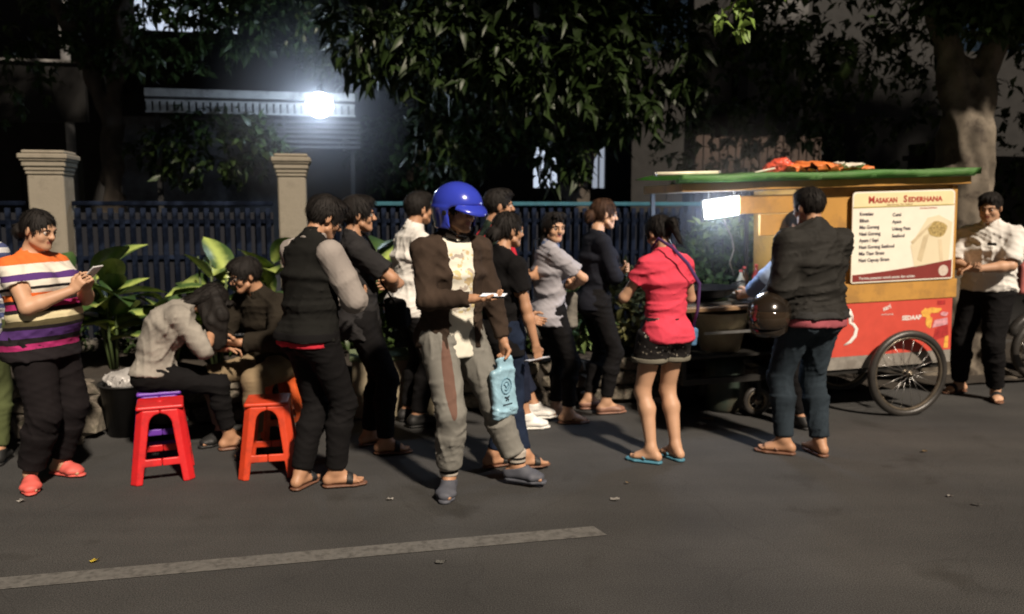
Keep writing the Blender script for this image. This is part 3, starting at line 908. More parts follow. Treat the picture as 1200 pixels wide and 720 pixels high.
# soil bed behind the low stone edging
SOIL = M("planting_soil", (0.030, 0.024, 0.018), rough=1, scale=6, bump=1.0, bscale=40)
def sheet(name, s0, s1, t0, t1, z, nx, ny, amp, mat_, seed=0):
    r = random.Random(seed); bm = bmesh.new(); g = [[bm.verts.new(W(lerp(s0, s1, i / nx), lerp(t0, t1, j / ny), z + r.uniform(-amp, amp))) for j in range(ny + 1)] for i in range(nx + 1)]
    for i in range(nx):
        for j in range(ny): bm.faces.new((g[i][j], g[i + 1][j], g[i + 1][j + 1], g[i][j + 1]))
    me = bpy.data.meshes.new(name); bm.to_mesh(me); bm.free(); me.polygons.foreach_set("use_smooth", [True] * len(me.polygons))
    return tag(mobj(name, me, mat_), kind='structure')
sheet("planting_bed", -9, 2.2, 0.28, 1.62, 0.34, 90, 10, 0.03, SOIL)
sheet("verge", 2.2, 14, 0.02, 4, 0.02, 90, 20, 0.02, SOIL, 3)
sheet("yard", -14, 14, 1.62, 16, 0.01, 60, 30, 0.01, M("yard_concrete", (0.05, 0.048, 0.045), rough=0.9), 4)

# low wall of rough stones holding the bed: every stone its own part
STONE = M("dark_stone", (0.13, 0.11, 0.088), rough=0.95, var=0.35, scale=9, bump=0.9, bscale=30, stain=(0.03, 0.035, 0.018), stain_amt=0.6, stain_scale=6)
STONE2 = M("pale_stone", (0.24, 0.21, 0.165), rough=0.95, var=0.3, scale=9, bump=0.9, bscale=30, stain=(0.05, 0.05, 0.03), stain_amt=0.6, stain_scale=6)
MORT = M("mortar", (0.035, 0.030, 0.024), rough=1, bump=0.8, bscale=40)
def stone_meshes(k, seed):
    out = []
    r = random.Random(seed)
    for i in range(k):
        bm = bmesh.new(); bmesh.ops.create_icosphere(bm, subdivisions=1, radius=0.5)
        for v in bm.verts:
            c = v.co; c *= 1 + r.uniform(-0.16, 0.16)
            c.x = max(-0.43, min(0.43, c.x * 1.15)); c.z = max(-0.42, min(0.42, c.z * 1.15)); c.y *= 0.9
        me = bpy.data.meshes.new("stone"); bm.to_mesh(me); bm.free(); out.append(me)
    return out
stm = stone_meshes(8, 5); stm2 = [m.copy() for m in stone_meshes(5, 9)]
for m in stm: m.materials.append(STONE)
for m in stm2: m.materials.append(STONE2)
bed = thing("planter_wall", "low wall of rough dark stones along the road holding the planting bed", "wall", W(-3.4, 0.14), KA)
MB().box((0, 0.03, 0.17), (11.2, 0.16, 0.36)).build("mortar_core", MORT, bed)
for row, (z, h) in enumerate([(0.07, 0.15), (0.20, 0.13), (0.31, 0.13)]):
    x = -3.6 + 0.07 * row
    while x < 5.55:
        w_ = rnd.uniform(0.15, 0.30)
        m = rnd.choice(stm if rnd.random() < 0.72 else stm2)
        mobj("stone", m, None, bed, loc=(x + w_ / 2, -0.05 + rnd.uniform(-0.02, 0.02), z + rnd.uniform(-0.01, 0.01)),
             rot=(rnd.uniform(-.12, .12), rnd.uniform(-.12, .12), rnd.uniform(-.2, .2)), scale=(w_ * 1.12, 0.16, h * 1.12))
        x += w_ + 0.012
# painted block in the middle of the wall: tan render under a mossy green ledge
blk = thing("planter_block", "tan rendered planter block with a mossy green ledge between the charcoal and brown jackets", "planter", W(-0.95, 0.10), KA)
MB().box((0, 0, 0.23), (0.62, 0.34, 0.46), bevel=0.012).build("block", M("tan_render", (0.26, 0.22, 0.15), rough=0.9, var=0.2, scale=8, bump=0.5, stain=(0.10, 0.09, 0.05), stain_amt=0.5), blk)
MB().box((0, 0, 0.475), (0.66, 0.38, 0.036), bevel=0.008).build("ledge", M("moss", (0.13, 0.17, 0.09), rough=1, var=0.3, scale=16, bump=0.8, bscale=60), blk)

# gate pillars
PIL = M("pillar_render", (0.24, 0.215, 0.17), rough=0.9, var=0.10, scale=5, bump=0.5, bscale=50, stain=(0.12, 0.105, 0.08), stain_amt=0.65, stain_scale=5)
def pillar(s_, label, w_=0.285):
    r = thing("gate_pillar", label, "pillar", W(s_, 1.5), KA, "cream gate pillars")
    MB().box((0, 0, 0.95), (w_, w_, 1.90), bevel=0.012).build("shaft", PIL, r)
    b = MB()
    for z0, z1, e in [(1.90, 1.93, 0.015), (1.932, 1.965, 0.03), (1.967, 2.01, 0.055), (2.012, 2.03, 0.08), (2.032, 2.075, 0.10)]:
        b.box((0, 0, (z0 + z1) / 2), (w_ + e, w_ + e, z1 - z0), bevel=0.008)
    b.build("capital", PIL, r)
    MB().box((0, 0, 2.09), (w_ + 0.05, w_ + 0.05, 0.03), bevel=0.01).build("cap_slab", PIL, r)
    return r
pillar(-3.76, "cream rendered gate pillar with a moulded cap on the left, behind the striped top")
pillar(-1.74, "cream rendered gate pillar with a moulded cap below the bright bulb", 0.245)

# blue fence: rails, pales one by one, sheet behind
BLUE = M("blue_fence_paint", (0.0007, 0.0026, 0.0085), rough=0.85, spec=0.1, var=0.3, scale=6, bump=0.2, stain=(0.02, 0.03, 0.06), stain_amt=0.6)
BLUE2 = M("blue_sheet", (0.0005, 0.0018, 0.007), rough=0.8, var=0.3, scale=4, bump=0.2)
CYAN = M("cyan_capping", (0.012, 0.09, 0.125), rough=0.6, var=0.2, scale=8)
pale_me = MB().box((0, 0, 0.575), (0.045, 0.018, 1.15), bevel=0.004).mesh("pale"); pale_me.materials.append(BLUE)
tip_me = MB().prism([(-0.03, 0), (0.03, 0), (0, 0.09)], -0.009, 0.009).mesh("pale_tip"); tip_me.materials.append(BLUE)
def blue_fence(s0, s1, label, cap):
    L = s1 - s0
    r = thing("blue_fence", label, "fence", W((s0 + s1) / 2, 1.52), KA)
    MB().box((0, 0.03, 0.22), (L, 0.12, 0.44)).build("plinth", M("plinth_render", (0.13, 0.12, 0.10), rough=0.95, stain=(0.05, 0.05, 0.04)), r)
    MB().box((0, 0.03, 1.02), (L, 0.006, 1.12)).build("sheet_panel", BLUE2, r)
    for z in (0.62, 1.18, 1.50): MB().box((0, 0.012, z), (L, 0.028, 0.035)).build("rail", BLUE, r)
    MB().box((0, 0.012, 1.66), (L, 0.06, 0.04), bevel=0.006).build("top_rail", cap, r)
    n = int(L / 0.085)
    for i in range(n):
        x = -L / 2 + (i + 0.5) * L / n
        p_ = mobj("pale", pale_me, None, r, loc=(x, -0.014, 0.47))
    return r
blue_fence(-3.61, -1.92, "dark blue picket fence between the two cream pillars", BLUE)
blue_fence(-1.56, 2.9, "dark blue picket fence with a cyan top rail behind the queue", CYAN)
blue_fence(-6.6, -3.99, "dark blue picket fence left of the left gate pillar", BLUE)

# ------------------------------------------------------------------ the house behind, dark
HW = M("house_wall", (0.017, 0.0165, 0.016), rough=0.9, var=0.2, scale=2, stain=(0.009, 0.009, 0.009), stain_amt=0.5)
HD = M("house_dark", (0.018, 0.018, 0.018), rough=0.8)
WHT = M("white_fascia", (0.32, 0.33, 0.33), rough=0.7, var=0.2, scale=6, stain=(0.10, 0.10, 0.10), stain_amt=0.7, stain_scale=5)
house = thing("house", "dark two storey house behind the fence with a balcony and a few lit windows", "house", W(-1.0, 7.2), KA)
# wall with real openings: built from piers and bands
def wall_with_holes(parent, x0, x1, z0, z1, holes, th, y, mat_, name="wall"):
    xs = sorted({x0, x1, *[h[0] for h in holes], *[h[1] for h in holes]}); zs = sorted({z0, z1, *[h[2] for h in holes], *[h[3] for h in holes]})
    b = MB()
    for i in range(len(xs) - 1):
        for j in range(len(zs) - 1):
            cx, cz = (xs[i] + xs[i + 1]) / 2, (zs[j] + zs[j + 1]) / 2
            if any(h[0] < cx < h[1] and h[2] < cz < h[3] for h in holes): continue
            b.box((cx, y, cz), (xs[i + 1] - xs[i], th, zs[j + 1] - zs[j]))
    return b.build(name, mat_, parent)
wins = [(-3.45, -1.7, 4.2, 4.85), (-4.9, -4.0, 1.0, 2.4), (2.82, 3.36, 1.9, 2.75), (3.85, 4.2, 1.9, 2.8), (1.5, 1.95, 4.2, 4.75), (0.7, 1.0, 4.2, 4.7), (-7.5, -6.2, 1.0, 2.4)]
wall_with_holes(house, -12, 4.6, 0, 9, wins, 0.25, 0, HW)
GLOWW = EM("window_light", (0.72, 0.82, 1.0), 0.75)
GLOWD = EM("window_light_dim", (0.72, 0.80, 0.95), 0.35)
OFFG = M("dark_glass", (0.01, 0.012, 0.015), rough=0.1, bump=0)
for k, (x0, x1, z0, z1) in enumerate(wins):
    lit = [GLOWW, OFFG, GLOWW, GLOWD, GLOWW, GLOWW, OFFG][k]
    f = MB(); w_ = x1 - x0; h = z1 - z0; cx = (x0 + x1) / 2; cz = (z0 + z1) / 2
    f.box((cx, -0.06, z1 - 0.03), (w_, 0.07, 0.06)); f.box((cx, -0.06, z0 + 0.03), (w_, 0.07, 0.06)); f.box((x0 + 0.03, -0.06, cz), (0.06, 0.07, h - 0.12)); f.box((x1 - 0.03, -0.06, cz), (0.06, 0.07, h - 0.12))
    wo = f.build("window", HD, house)
    MB().box((cx, -0.02, cz), (w_ - 0.1, 0.01, h - 0.1)).build("pane", lit, wo)
    nb = max(2, int(w_ / 0.16)); g_ = MB()
    for i in range(1, nb): g_.box((x0 + i * w_ / nb, -0.075, cz), (0.028, 0.02, h - 0.12))
    g_.build("grille", HD, wo)
# balcony on the left
b = MB().box((-6.2, -1.1, 3.35), (5.6, 2.0, 0.12)).build("balcony_slab", HW, house)
MB().box((-6.2, -2.12, 3.05), (5.6, 0.10, 0.72)).build("balcony_parapet", HW, house)
MB().box((-6.2, -2.14, 3.425), (5.7, 0.16, 0.03)).build("balcony_coping", M("coping_pale", (0.30, 0.29, 0.28), rough=0.9), house)
MB().cyl((-3.62, -2.1, 0.0), (-3.62, -2.1, 6.5), 0.055, n=10).build("downpipe", M("pipe_pale", (0.34, 0.34, 0.34), rough=0.7), house)

# carport roof edge with pierced fascia, louvres under it; the bulb hangs at its end
cp = thing("carport_roof", "white carport roof edge with a pierced fascia running to the bright bulb", "roof", (W(-2.22, 3.35)[0], W(-2.22, 3.35)[1], -0.12), KA)
FL = 2.2
MB().box((0, 0.6, 2.985), (FL, 1.5, 0.05)).build("roof_slab", HW, cp)
MB().box((0, -0.17, 2.965), (FL, 0.05, 0.085), bevel=0.005).build("upper_fascia", WHT, cp)
MB().box((0, -0.13, 2.90), (FL, 0.04, 0.03)).build("shadow_gap", HD, cp)
MB().box((0, -0.15, 2.883), (FL, 0.04, 0.018)).build("lower_fascia", WHT, cp)
MB().box((0, -0.15, 2.765), (FL, 0.04, 0.018)).build("lower_fascia", WHT, cp)
bk = MB().box((0, 0, 0), (0.050, 0.04, 0.099)).mesh("fascia_block"); bk.materials.append(WHT)
nb = 30
for i in range(nb): mobj("fascia_block", bk, None, cp, loc=(-FL / 2 + (i + 0.5) * FL / nb, -0.15, 2.824))
MB().box((0, -0.10, 2.824), (FL, 0.02, 0.099)).build("backing", M("fascia_backing", (0.10, 0.10, 0.10), rough=0.9), cp)
LV = M("louvre_grey", (0.09, 0.09, 0.095), rough=0.6)
lm = MB().box((0, 0, 0), (0.95, 0.06, 0.014), Matrix.Rotation(0.5, 4, 'X')).mesh("louvre"); lm.materials.append(LV)
for i in range(6): mobj("louvre", lm, None, cp, loc=(0.68, -0.05, 2.70 - i * 0.055))
for x in (-1.02, 1.06): MB().box((x, 0.0, 1.54), (0.05, 0.05, 2.84)).build("post", HD, cp)
# side wall lit by the bulb, seen through the leaves
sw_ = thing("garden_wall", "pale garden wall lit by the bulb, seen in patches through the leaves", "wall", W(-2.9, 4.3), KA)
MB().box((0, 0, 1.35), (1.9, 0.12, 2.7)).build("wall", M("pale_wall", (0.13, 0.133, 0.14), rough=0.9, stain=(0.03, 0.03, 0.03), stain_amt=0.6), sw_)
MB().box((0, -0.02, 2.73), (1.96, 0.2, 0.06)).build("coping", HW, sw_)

lamp = thing("bulb", "glaring white globe lamp on a bracket at the end of the carport roof edge", "lamp", (W(-1.50, 2.80)[0], W(-1.50, 2.80)[1], -0.03))
bo = MB(); bo.lathe([(0.14 * math.sin(a_), 2.74 - 0.13 * math.cos(a_)) for a_ in np.linspace(0.001, 2.95, 14)], n=26)
o = bo.build("glass_bulb", EM("bulb_light", (0.80, 0.90, 1.0), 25.0), lamp, True)
MB().cyl((0, 0, 2.86), (0, 0, 2.93), 0.029, n=14).tube([(0, 0, 2.93), (0, 0.10, 2.97), (0, 0.28, 2.955)], 0.012).build("socket", HD, lamp, True)
pl = bpy.data.lights.new("bulb_lamp", 'POINT'); pl.energy = 24; pl.color = (0.60, 0.76, 1.0); pl.shadow_soft_size = 0.06
plo = bpy.data.objects.new("bulb_lamp", pl); COL.objects.link(plo); plo.parent = lamp; plo.location = (0, -0.20, 2.70)

# neighbour building on the right, grey in the dark
nb_ = thing("side_building", "grey stepped wall of a building in the dark above the food cart", "building", W(7.4, 7.5), KA)
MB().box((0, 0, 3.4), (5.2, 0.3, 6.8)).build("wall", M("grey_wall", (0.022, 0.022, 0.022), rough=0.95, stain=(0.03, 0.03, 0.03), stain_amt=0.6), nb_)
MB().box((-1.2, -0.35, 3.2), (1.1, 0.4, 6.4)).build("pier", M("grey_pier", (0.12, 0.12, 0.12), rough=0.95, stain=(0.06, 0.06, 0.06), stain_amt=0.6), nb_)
sl = MB().box((0, 0, 0), (0.10, 0.03, 0.9)).mesh("board"); sl.materials.append(M("old_board", (0.05, 0.034, 0.027), rough=0.9))
fb = thing("board_fence", "row of weathered brown boards in the dark behind the food cart", "fence", W(4.4, 4.2), KA)
for i in range(16): mobj("board", sl, None, fb, loc=(-0.9 + i * 0.12, 0, 2.15 + rnd.uniform(-.03, .03)), scale=(1, 1, 1.0))
MB().box((0, 0.04, 0.86), (2.1, 0.14, 1.7)).build("base_wall", HW, fb)
MB().box((0, 0.03, 1.95), (2.0, 0.03, 0.05)).build("rail", HD, fb)
MB().box((0, 0.03, 2.4), (2.0, 0.03, 0.05)).build("rail", HD, fb)

bw = thing("boundary_wall", "dark boundary wall running on past the parked motorcycle to the right", "wall", W(12.6, 2.6), KA)
MB().box((0, 0, 1.1), (14.0, 0.2, 2.2)).build("wall", HW, bw)
for i in range(6): MB().box((-6.8 + i * 2.7, -0.04, 1.2), (0.34, 0.34, 2.4)).build("pier", HW, bw)
MB().box((0, 0, 2.23), (14.1, 0.28, 0.06)).build("coping", HD, bw)
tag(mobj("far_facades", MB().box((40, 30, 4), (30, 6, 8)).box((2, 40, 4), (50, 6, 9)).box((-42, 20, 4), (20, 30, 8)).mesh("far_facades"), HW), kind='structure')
# ------------------------------------------------------------------ foliage
def leafmat(name, c1, c2, rough=0.45):
    m = bpy.data.materials.new(name); m.use_nodes = True
    nt = m.node_tree; n = nt.nodes; l = nt.links; p = n["Principled BSDF"]
    oi = n.new("ShaderNodeNewGeometry"); tc = n.new("ShaderNodeTexCoord")
    nz = n.new("ShaderNodeTexNoise"); nz.inputs["Scale"].default_value = 2.2; l.new(tc.outputs["Object"], nz.inputs["Vector"])
    ad = n.new("ShaderNodeMath"); ad.operation = 'ADD'; ad.use_clamp = True
    ml = n.new("ShaderNodeMath"); ml.operation = 'MULTIPLY'; ml.inputs[1].default_value = 0.5
    l.new(oi.outputs["Random Per Island"], ml.inputs[0]); l.new(ml.outputs[0], ad.inputs[0])
    m2 = n.new("ShaderNodeMath"); m2.operation = 'SUBTRACT'; m2.inputs[1].default_value = 0.28; l.new(nz.outputs["Fac"], m2.inputs[0]); l.new(m2.outputs[0], ad.inputs[1])
    cr = n.new("ShaderNodeValToRGB"); cr.color_ramp.elements[0].color = (*c1, 1); cr.color_ramp.elements[1].color = (*c2, 1)
    l.new(ad.outputs[0], cr.inputs[0]); l.new(cr.outputs[0], p.inputs["Base Color"])
    p.inputs["Roughness"].default_value = rough; p.inputs["Specular IOR Level"].default_value = 0.3
    return m
LEAF_D = leafmat("tree_leaf", (0.010, 0.022, 0.006), (0.045, 0.075, 0.020))
LEAF_M = leafmat("mango_leaf", (0.008, 0.017, 0.004), (0.023, 0.041, 0.010))
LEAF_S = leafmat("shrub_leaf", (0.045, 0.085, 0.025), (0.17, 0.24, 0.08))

def leaf_mesh(name, rs, C, U, N_, L, Wd, droop=0.25):
    """many folded diamond leaves: C centres, U long axes, N_ normals, L lengths, Wd widths"""
    Sd = np.cross(U, N_); Sd /= np.linalg.norm(Sd, axis=1)[:, None] + 1e-9
    N_ = np.cross(Sd, U)
    L = L[:, None]; Wd = Wd[:, None]
    p0 = C; tip = C + U * L - N_ * L * droop; mid = C + U * L * 0.5
    a = mid + Sd * Wd * 0.5 + N_ * Wd * 0.15; b = mid - Sd * Wd * 0.5 + N_ * Wd * 0.15
    q = C + U * L * 0.5 + N_ * 0.0
    n = len(C)
    P = np.concatenate([p0, a, tip, b, q]); i = np.arange(n)
    T = np.concatenate([np.stack([i, i + n, i + 4 * n], 1), np.stack([i + n, i + 2 * n, i + 4 * n], 1), np.stack([i + 2 * n, i + 3 * n, i + 4 * n], 1), np.stack([i + 3 * n, i, i + 4 * n], 1)])
    return np_mesh(name, P, T, smooth=False)

def crown(name, seed, blobs, nleaf, size, parent, mat_, cluster=9, droop=0.3, kind='stuff', wid=0.36, updown=-0.35):
    """blobs: (centre, radii, weight); leaves sit in rosettes on twigs scattered in the blobs"""
    rs = np.random.RandomState(seed)
    wts = np.array([b[2] for b in blobs], float); wts /= wts.sum()
    nc = nleaf // cluster
    pick = rs.choice(len(blobs), nc, p=wts)
    D = rs.normal(size=(nc, 3)); D /= np.linalg.norm(D, axis=1)[:, None]
    rad = rs.uniform(0.25, 1.0, nc) ** 0.5
    Cn = np.array([b[0] for b in blobs])[pick] + D * rad[:, None] * np.array([b[1] for b in blobs])[pick]
    ci = np.repeat(np.arange(nc), cluster)
    ax = D[ci] * 0.5 + V(0, 0, updown); ax /= np.linalg.norm(ax, axis=1)[:, None]
    U = ax * 0.5 + rs.normal(size=(len(ci), 3)) * 0.62; U /= np.linalg.norm(U, axis=1)[:, None]
    Nn = rs.normal(size=(len(ci), 3)) * 0.5 + V(0, -0.1, 1)
    Nn -= U * (Nn * U).sum(1)[:, None]; Nn /= np.linalg.norm(Nn, axis=1)[:, None] + 1e-9
    L = size * rs.uniform(0.6, 1.25, len(ci))
    Cc = Cn[ci] + rs.normal(size=(len(ci), 3)) * size * 0.15
    me = leaf_mesh(name, rs, Cc, U, Nn, L * rs.choice([0.55, 0.8, 1.0, 1.2], len(ci)), L * wid * rs.uniform(0.6, 1.3, len(ci)), droop)
    o = mobj(name, me, mat_, parent)
    o['kind'] = kind
    return o, Cn

BARK = M("bark", (0.14, 0.118, 0.09), rough=0.95, var=0.4, scale=9, bump=1.0, bscale=16, stain=(0.030, 0.023, 0.018), stain_amt=0.85, stain_scale=4.5)
BARKD = M("bark_dark", (0.055, 0.045, 0.035), rough=0.95, var=0.3, scale=7, bump=1.0, bscale=22)
def trunk(parent, base, pts, r0, r1, mat_, seed=0, name="trunk"):
    g = SDF(0.02); n = len(pts) - 1
    for i in range(n):
        g.cap(pts[i], pts[i + 1], lerp(r0, r1, i / n), lerp(r0, r1, (i + 1) / n), k=0.05)
    return g
def limbs(parent, segs, mat_, name="limb"):
    for (pts, r0, r1) in segs:
        k = len(pts); MB().tube(pts, [lerp(r0, r1, i / (k - 1)) for i in range(k)], 8).build(name, mat_, parent, True)

def tree_local(root, pts):      # world points to the tree's own frame
    return [Vector(p) - Vector(root.location) for p in pts]

# the right hand tree whose lit trunk stands behind the cart
b0 = Vector((4.42, 8.05, 0.0))
t1 = thing("street_tree", "big tree with a pale blotchy trunk standing behind the right end of the food cart", "tree", b0)
g = SDF(0.028)
for a, b_, ra, rb in [((0, 0, -0.05), (0.02, 0, 1.2), 0.34, 0.27), ((0.02, 0, 1.2), (0.0, 0, 2.3), 0.27, 0.245), ((0, 0, 2.3), (-0.28, 0.05, 3.5), 0.16, 0.11), ((0.03, 0, 2.25), (0.30, 0.05, 3.5), 0.15, 0.10),
                    ((-0.28, 0.05, 3.5), (-0.9, 0.0, 5.4), 0.11, 0.09), ((0.30, 0.05, 3.5), (0.9, 0.2, 5.5), 0.10, 0.08), ((0.1, -0.15, 0.0), (0.35, -0.45, -0.05), 0.2, 0.1), ((-0.1, -0.1, 0.0), (-0.4, -0.35, -0.05), 0.2, 0.1)]:
    g.cap(a, b_, ra, rb, k=0.12)
def bk_(x, y, z): return -0.022 * np.sin(9 * x + 3 * np.sin(5 * z)) * np.sin(9 * y + 2.5 * z) - 0.016 * np.sin(41 * x + 2 * np.sin(9 * z)) - 0.010 * np.sin(37 * y + 3 * np.sin(6 * z + 1))
mobj("trunk", g.mesh("trunk", bk_, hf=0.02), BARK, t1)
limbs(t1, [([(-0.9, 0, 5.3), (-2.0, -0.8, 6.0), (-3.4, -1.6, 6.3)], 0.10, 0.03), ([(-0.6, 0, 4.6), (-1.8, -1.0, 4.9), (-3.0, -1.4, 4.7)], 0.08, 0.02), ([(0.9, 0.2, 5.4), (2.2, -0.8, 6.2), (3.6, -1.8, 6.6)], 0.10, 0.03)], BARKD)
rel = lambda r, x, y, z: (x - r.location.x, y - r.location.y, z)
def B(r, x, y, z, a, b_, c, w_=1.0): return (rel(r, x, y, z), (a, b_, c), w_)
crown("crown", 21, [B(t1, 3.2, 8.6, 3.5, 1.2, 0.7, 0.8, 1.0), B(t1, 5.6, 8.6, 3.9, 1.2, 0.8, 0.8, 1.0), B(t1, 2.4, 7.4, 5.2, 1.8, 0.9, 0.7, 1.8), B(t1, 5.2, 7.2, 5.2, 1.9, 0.9, 0.8, 1.8),
                   B(t1, 4.35, 7.62, 3.62, 0.75, 0.2, 0.46, 1.7), B(t1, 5.2, 7.7, 3.5, 0.6, 0.25, 0.5, 0.9), B(t1, 6.6, 8.0, 4.6, 1.2, 1.0, 0.9, 1), B(t1, 8.6, 7.6, 5.2, 1.6, 1.2, 1.2, 1.2), B(t1, 10.4, 7.0, 6.6, 2.2, 1.4, 1.3, 2)],
      20000, 0.15, t1, LEAF_D, wid=0.45)

crown("crown", 23, [B(t1, x_, 7.15, 3.98, 0.9, 0.45, 0.40, 1.0) for x_ in (3.6, 4.8, 6.0, 7.2)], 5000, 0.2, t1, LEAF_D, cluster=6, wid=0.5)  # unseen crown added to shade the trunk fork
crown("crown", 22, [B(t1, x_, y_, z_, 1.5, 0.9, 0.5, 1.0) for x_ in (3.0, 4.8, 6.6, 8.4, 10.2, 12.0) for y_, z_ in ((7.3, 5.2), (6.4, 5.9), (5.5, 6.8), (4.6, 7.8), (3.7, 8.9))], 19000, 0.33, t1, LEAF_D, cluster=6, wid=0.5)  # unseen leaf slab added in the sun's path to darken the background
# central mango like tree behind the queue
t2 = thing("garden_tree", "broad leaved tree hanging over the middle of the fence above the queue", "tree", (0.62, 8.75, 0))
g = SDF(0.02)
for a, b_, ra, rb in [((0, 0, 0), (0.05, 0, 1.6), 0.17, 0.13), ((0.05, 0, 1.6), (-0.3, 0, 3.6), 0.13, 0.09), ((0.05, 0, 1.6), (0.45, 0.1, 3.4), 0.11, 0.07), ((-0.3, 0, 3.6), (-0.6, 0, 5.6), 0.09, 0.05)]: g.cap(a, b_, ra, rb, k=0.06)
mobj("trunk", g.mesh("trunk", bk_), BARKD, t2)
limbs(t2, [([(-0.3, 0, 3.4), (-1.0, -0.5, 3.7), (-1.7, -0.8, 3.3)], 0.05, 0.012), ([(0.3, 0, 2.9), (0.2, -0.6, 3.2), (-0.1, -1.0, 3.0)], 0.04, 0.012), ([(-0.5, 0, 4.6), (-1.8, -0.8, 5.4), (-3.0, -1.4, 5.8)], 0.06, 0.015),
           ([(0.4, 0.1, 3.3), (1.2, -0.4, 3.8), (1.9, -0.6, 3.6)], 0.05, 0.012)], BARKD)
crown("crown", 31, [B(t2, -0.9, 7.95, 3.35, 0.85, 0.45, 0.75, 1.5), B(t2, 0.3, 7.85, 3.2, 0.9, 0.4, 0.8, 1.6), B(t2, 1.3, 8.3, 3.2, 0.7, 0.5, 0.8, 1.2), B(t2, -0.3, 8.4, 4.3, 1.7, 0.7, 0.8, 1.6), B(t2, 1.05, 8.6, 2.6, 0.3, 0.3, 0.35, 0.25), B(t2, 0.5, 8.4, 2.15, 0.30, 0.2, 0.28, 0.16), B(t2, -0.6, 8.6, 2.3, 0.4, 0.4, 0.5, 0.35)],
      9500, 0.20, t2, LEAF_M, cluster=11, wid=0.32, droop=0.35)
o, _ = crown("crown", 32, [B(t2, x_, y_, z_, 1.5, 0.9, 0.5, 1.0) for x_ in (-7.5, -5.6, -3.8, -2.0, -0.2, 1.6, 3.4) for y_, z_ in ((7.3, 5.2), (6.4, 5.9), (5.5, 6.8), (4.6, 7.8), (3.7, 8.9))],
      22000, 0.33, t2, LEAF_M, cluster=10)  # overhead foliage added out of view, keeping sun off the trees behind the queue

# left, darker tree in the garden
t3 = thing("garden_tree", "dark small leaved tree in the garden above the left gate pillar", "tree", (-4.6, 9.3, 0))
g = SDF(0.02)
for a, b_, ra, rb in [((0, 0, 0), (0.1, 0, 2.6), 0.14, 0.10), ((0.1, 0, 2.6), (0.7, -0.2, 5.2), 0.10, 0.05), ((0.1, 0, 2.6), (-0.8, -0.2, 5.0), 0.09, 0.05)]: g.cap(a, b_, ra, rb, k=0.05)
mobj("trunk", g.mesh("trunk", bk_), BARKD, t3)
crown("crown", 41, [B(t3, -3.9, 9.1, 3.55, 1.1, 0.5, 0.55, 1.0), B(t3, -2.7, 9.2, 3.75, 0.9, 0.4, 0.5, 0.9), B(t3, -3.3, 9.6, 4.0, 1.3, 0.3, 0.35, 1.2), B(t3, -3.3, 9.0, 2.25, 0.9, 0.3, 0.45, 0.9), B(t3, -5.6, 9.0, 3.4, 0.9, 0.6, 0.9, 0.8), B(t3, -4.4, 8.0, 5.0, 2.4, 1.0, 0.8, 1.6),
                   B(t3, -6.6, 7.6, 4.8, 1.8, 1.0, 0.8, 1.2), B(t3, -5.0, 6.6, 6.2, 2.2, 1.0, 0.8, 1.5), B(t3, -7.6, 6.4, 6.0, 2.0, 1.0, 0.8, 1.2)],
      13000, 0.13, t3, LEAF_D, wid=0.45)

# high crowns added above the picture to keep the sun off the house
hi = thing("garden_tree", "tall dark tree behind the house front, its unseen upper crown added for shade", "tree", (-1.5, 12.2, 0))
limbs(hi, [([(0, 0, 0), (0.1, 0, 3.0), (-0.2, 0, 7.0)], 0.22, 0.08), ([(0, 0, 5.2), (-2.5, -1.0, 6.4), (-5.5, -1.8, 6.8)], 0.10, 0.03), ([(0, 0, 5.0), (2.5, -1.0, 6.2), (5.5, -1.8, 6.8)], 0.10, 0.03)], BARKD)
crown("crown", 91, [B(hi, x_, y_, z_, 1.9, 1.5, 0.7, 1.0) for x_, y_, z_ in [(-8, 9.5, 6.6), (-5.4, 9.6, 6.8), (-2.8, 9.8, 6.4), (-0.2, 9.8, 6.7), (2.4, 9.8, 6.4), (5.0, 9.8, 6.8), (7.6, 9.6, 6.6), (10.2, 9.6, 7.2),
      (-6.8, 8.2, 8.2), (-4.0, 8.2, 8.4), (-1.2, 8.2, 8.2), (1.6, 8.0, 8.4), (4.4, 8.0, 8.2), (7.2, 8.0, 8.4), (10.0, 8.0, 8.6), (12.4, 8.0, 8.2), *[(q_, 7.0, 9.8) for q_ in range(-9, 13, 2)], *[(q_, 9.8, 8.4) for q_ in range(-8, 12, 2)]]],
      44000, 0.36, hi, LEAF_D, cluster=6, wid=0.5)
crown("crown", 92, [B(hi, x_, y_, z_, 0.9, 0.5, 0.55, 1.0) for x_, y_, z_ in [(-1.2, 10.2, 2.3), (0.0, 10.3, 2.7), (-0.6, 10.2, 3.4), (-1.9, 10.6, 3.6)]], 5200, 0.15, hi, LEAF_D, cluster=6, wid=0.45)

# a bright sprig at the top of the picture on the right hand tree, its light put into the leaf colour
sp = MB(); 
sprig = [([(3.0, 6.9, 4.6), (2.55, 6.4, 3.8), (1.75, 6.3, 3.32), (1.58, 6.2, 3.0)], 0.02, 0.004)]
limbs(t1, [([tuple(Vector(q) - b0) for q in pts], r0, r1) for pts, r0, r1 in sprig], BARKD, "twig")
crown("sprig_leaves", 55, [B(t1, 1.62, 6.25, 3.02, 0.17, 0.12, 0.16, 1.0), B(t1, 1.85, 6.3, 3.28, 0.25, 0.15, 0.10, 0.8)], 90, 0.10, t1, leafmat("lit_leaf", (0.10, 0.17, 0.03), (0.20, 0.30, 0.07)), cluster=5, wid=0.5)

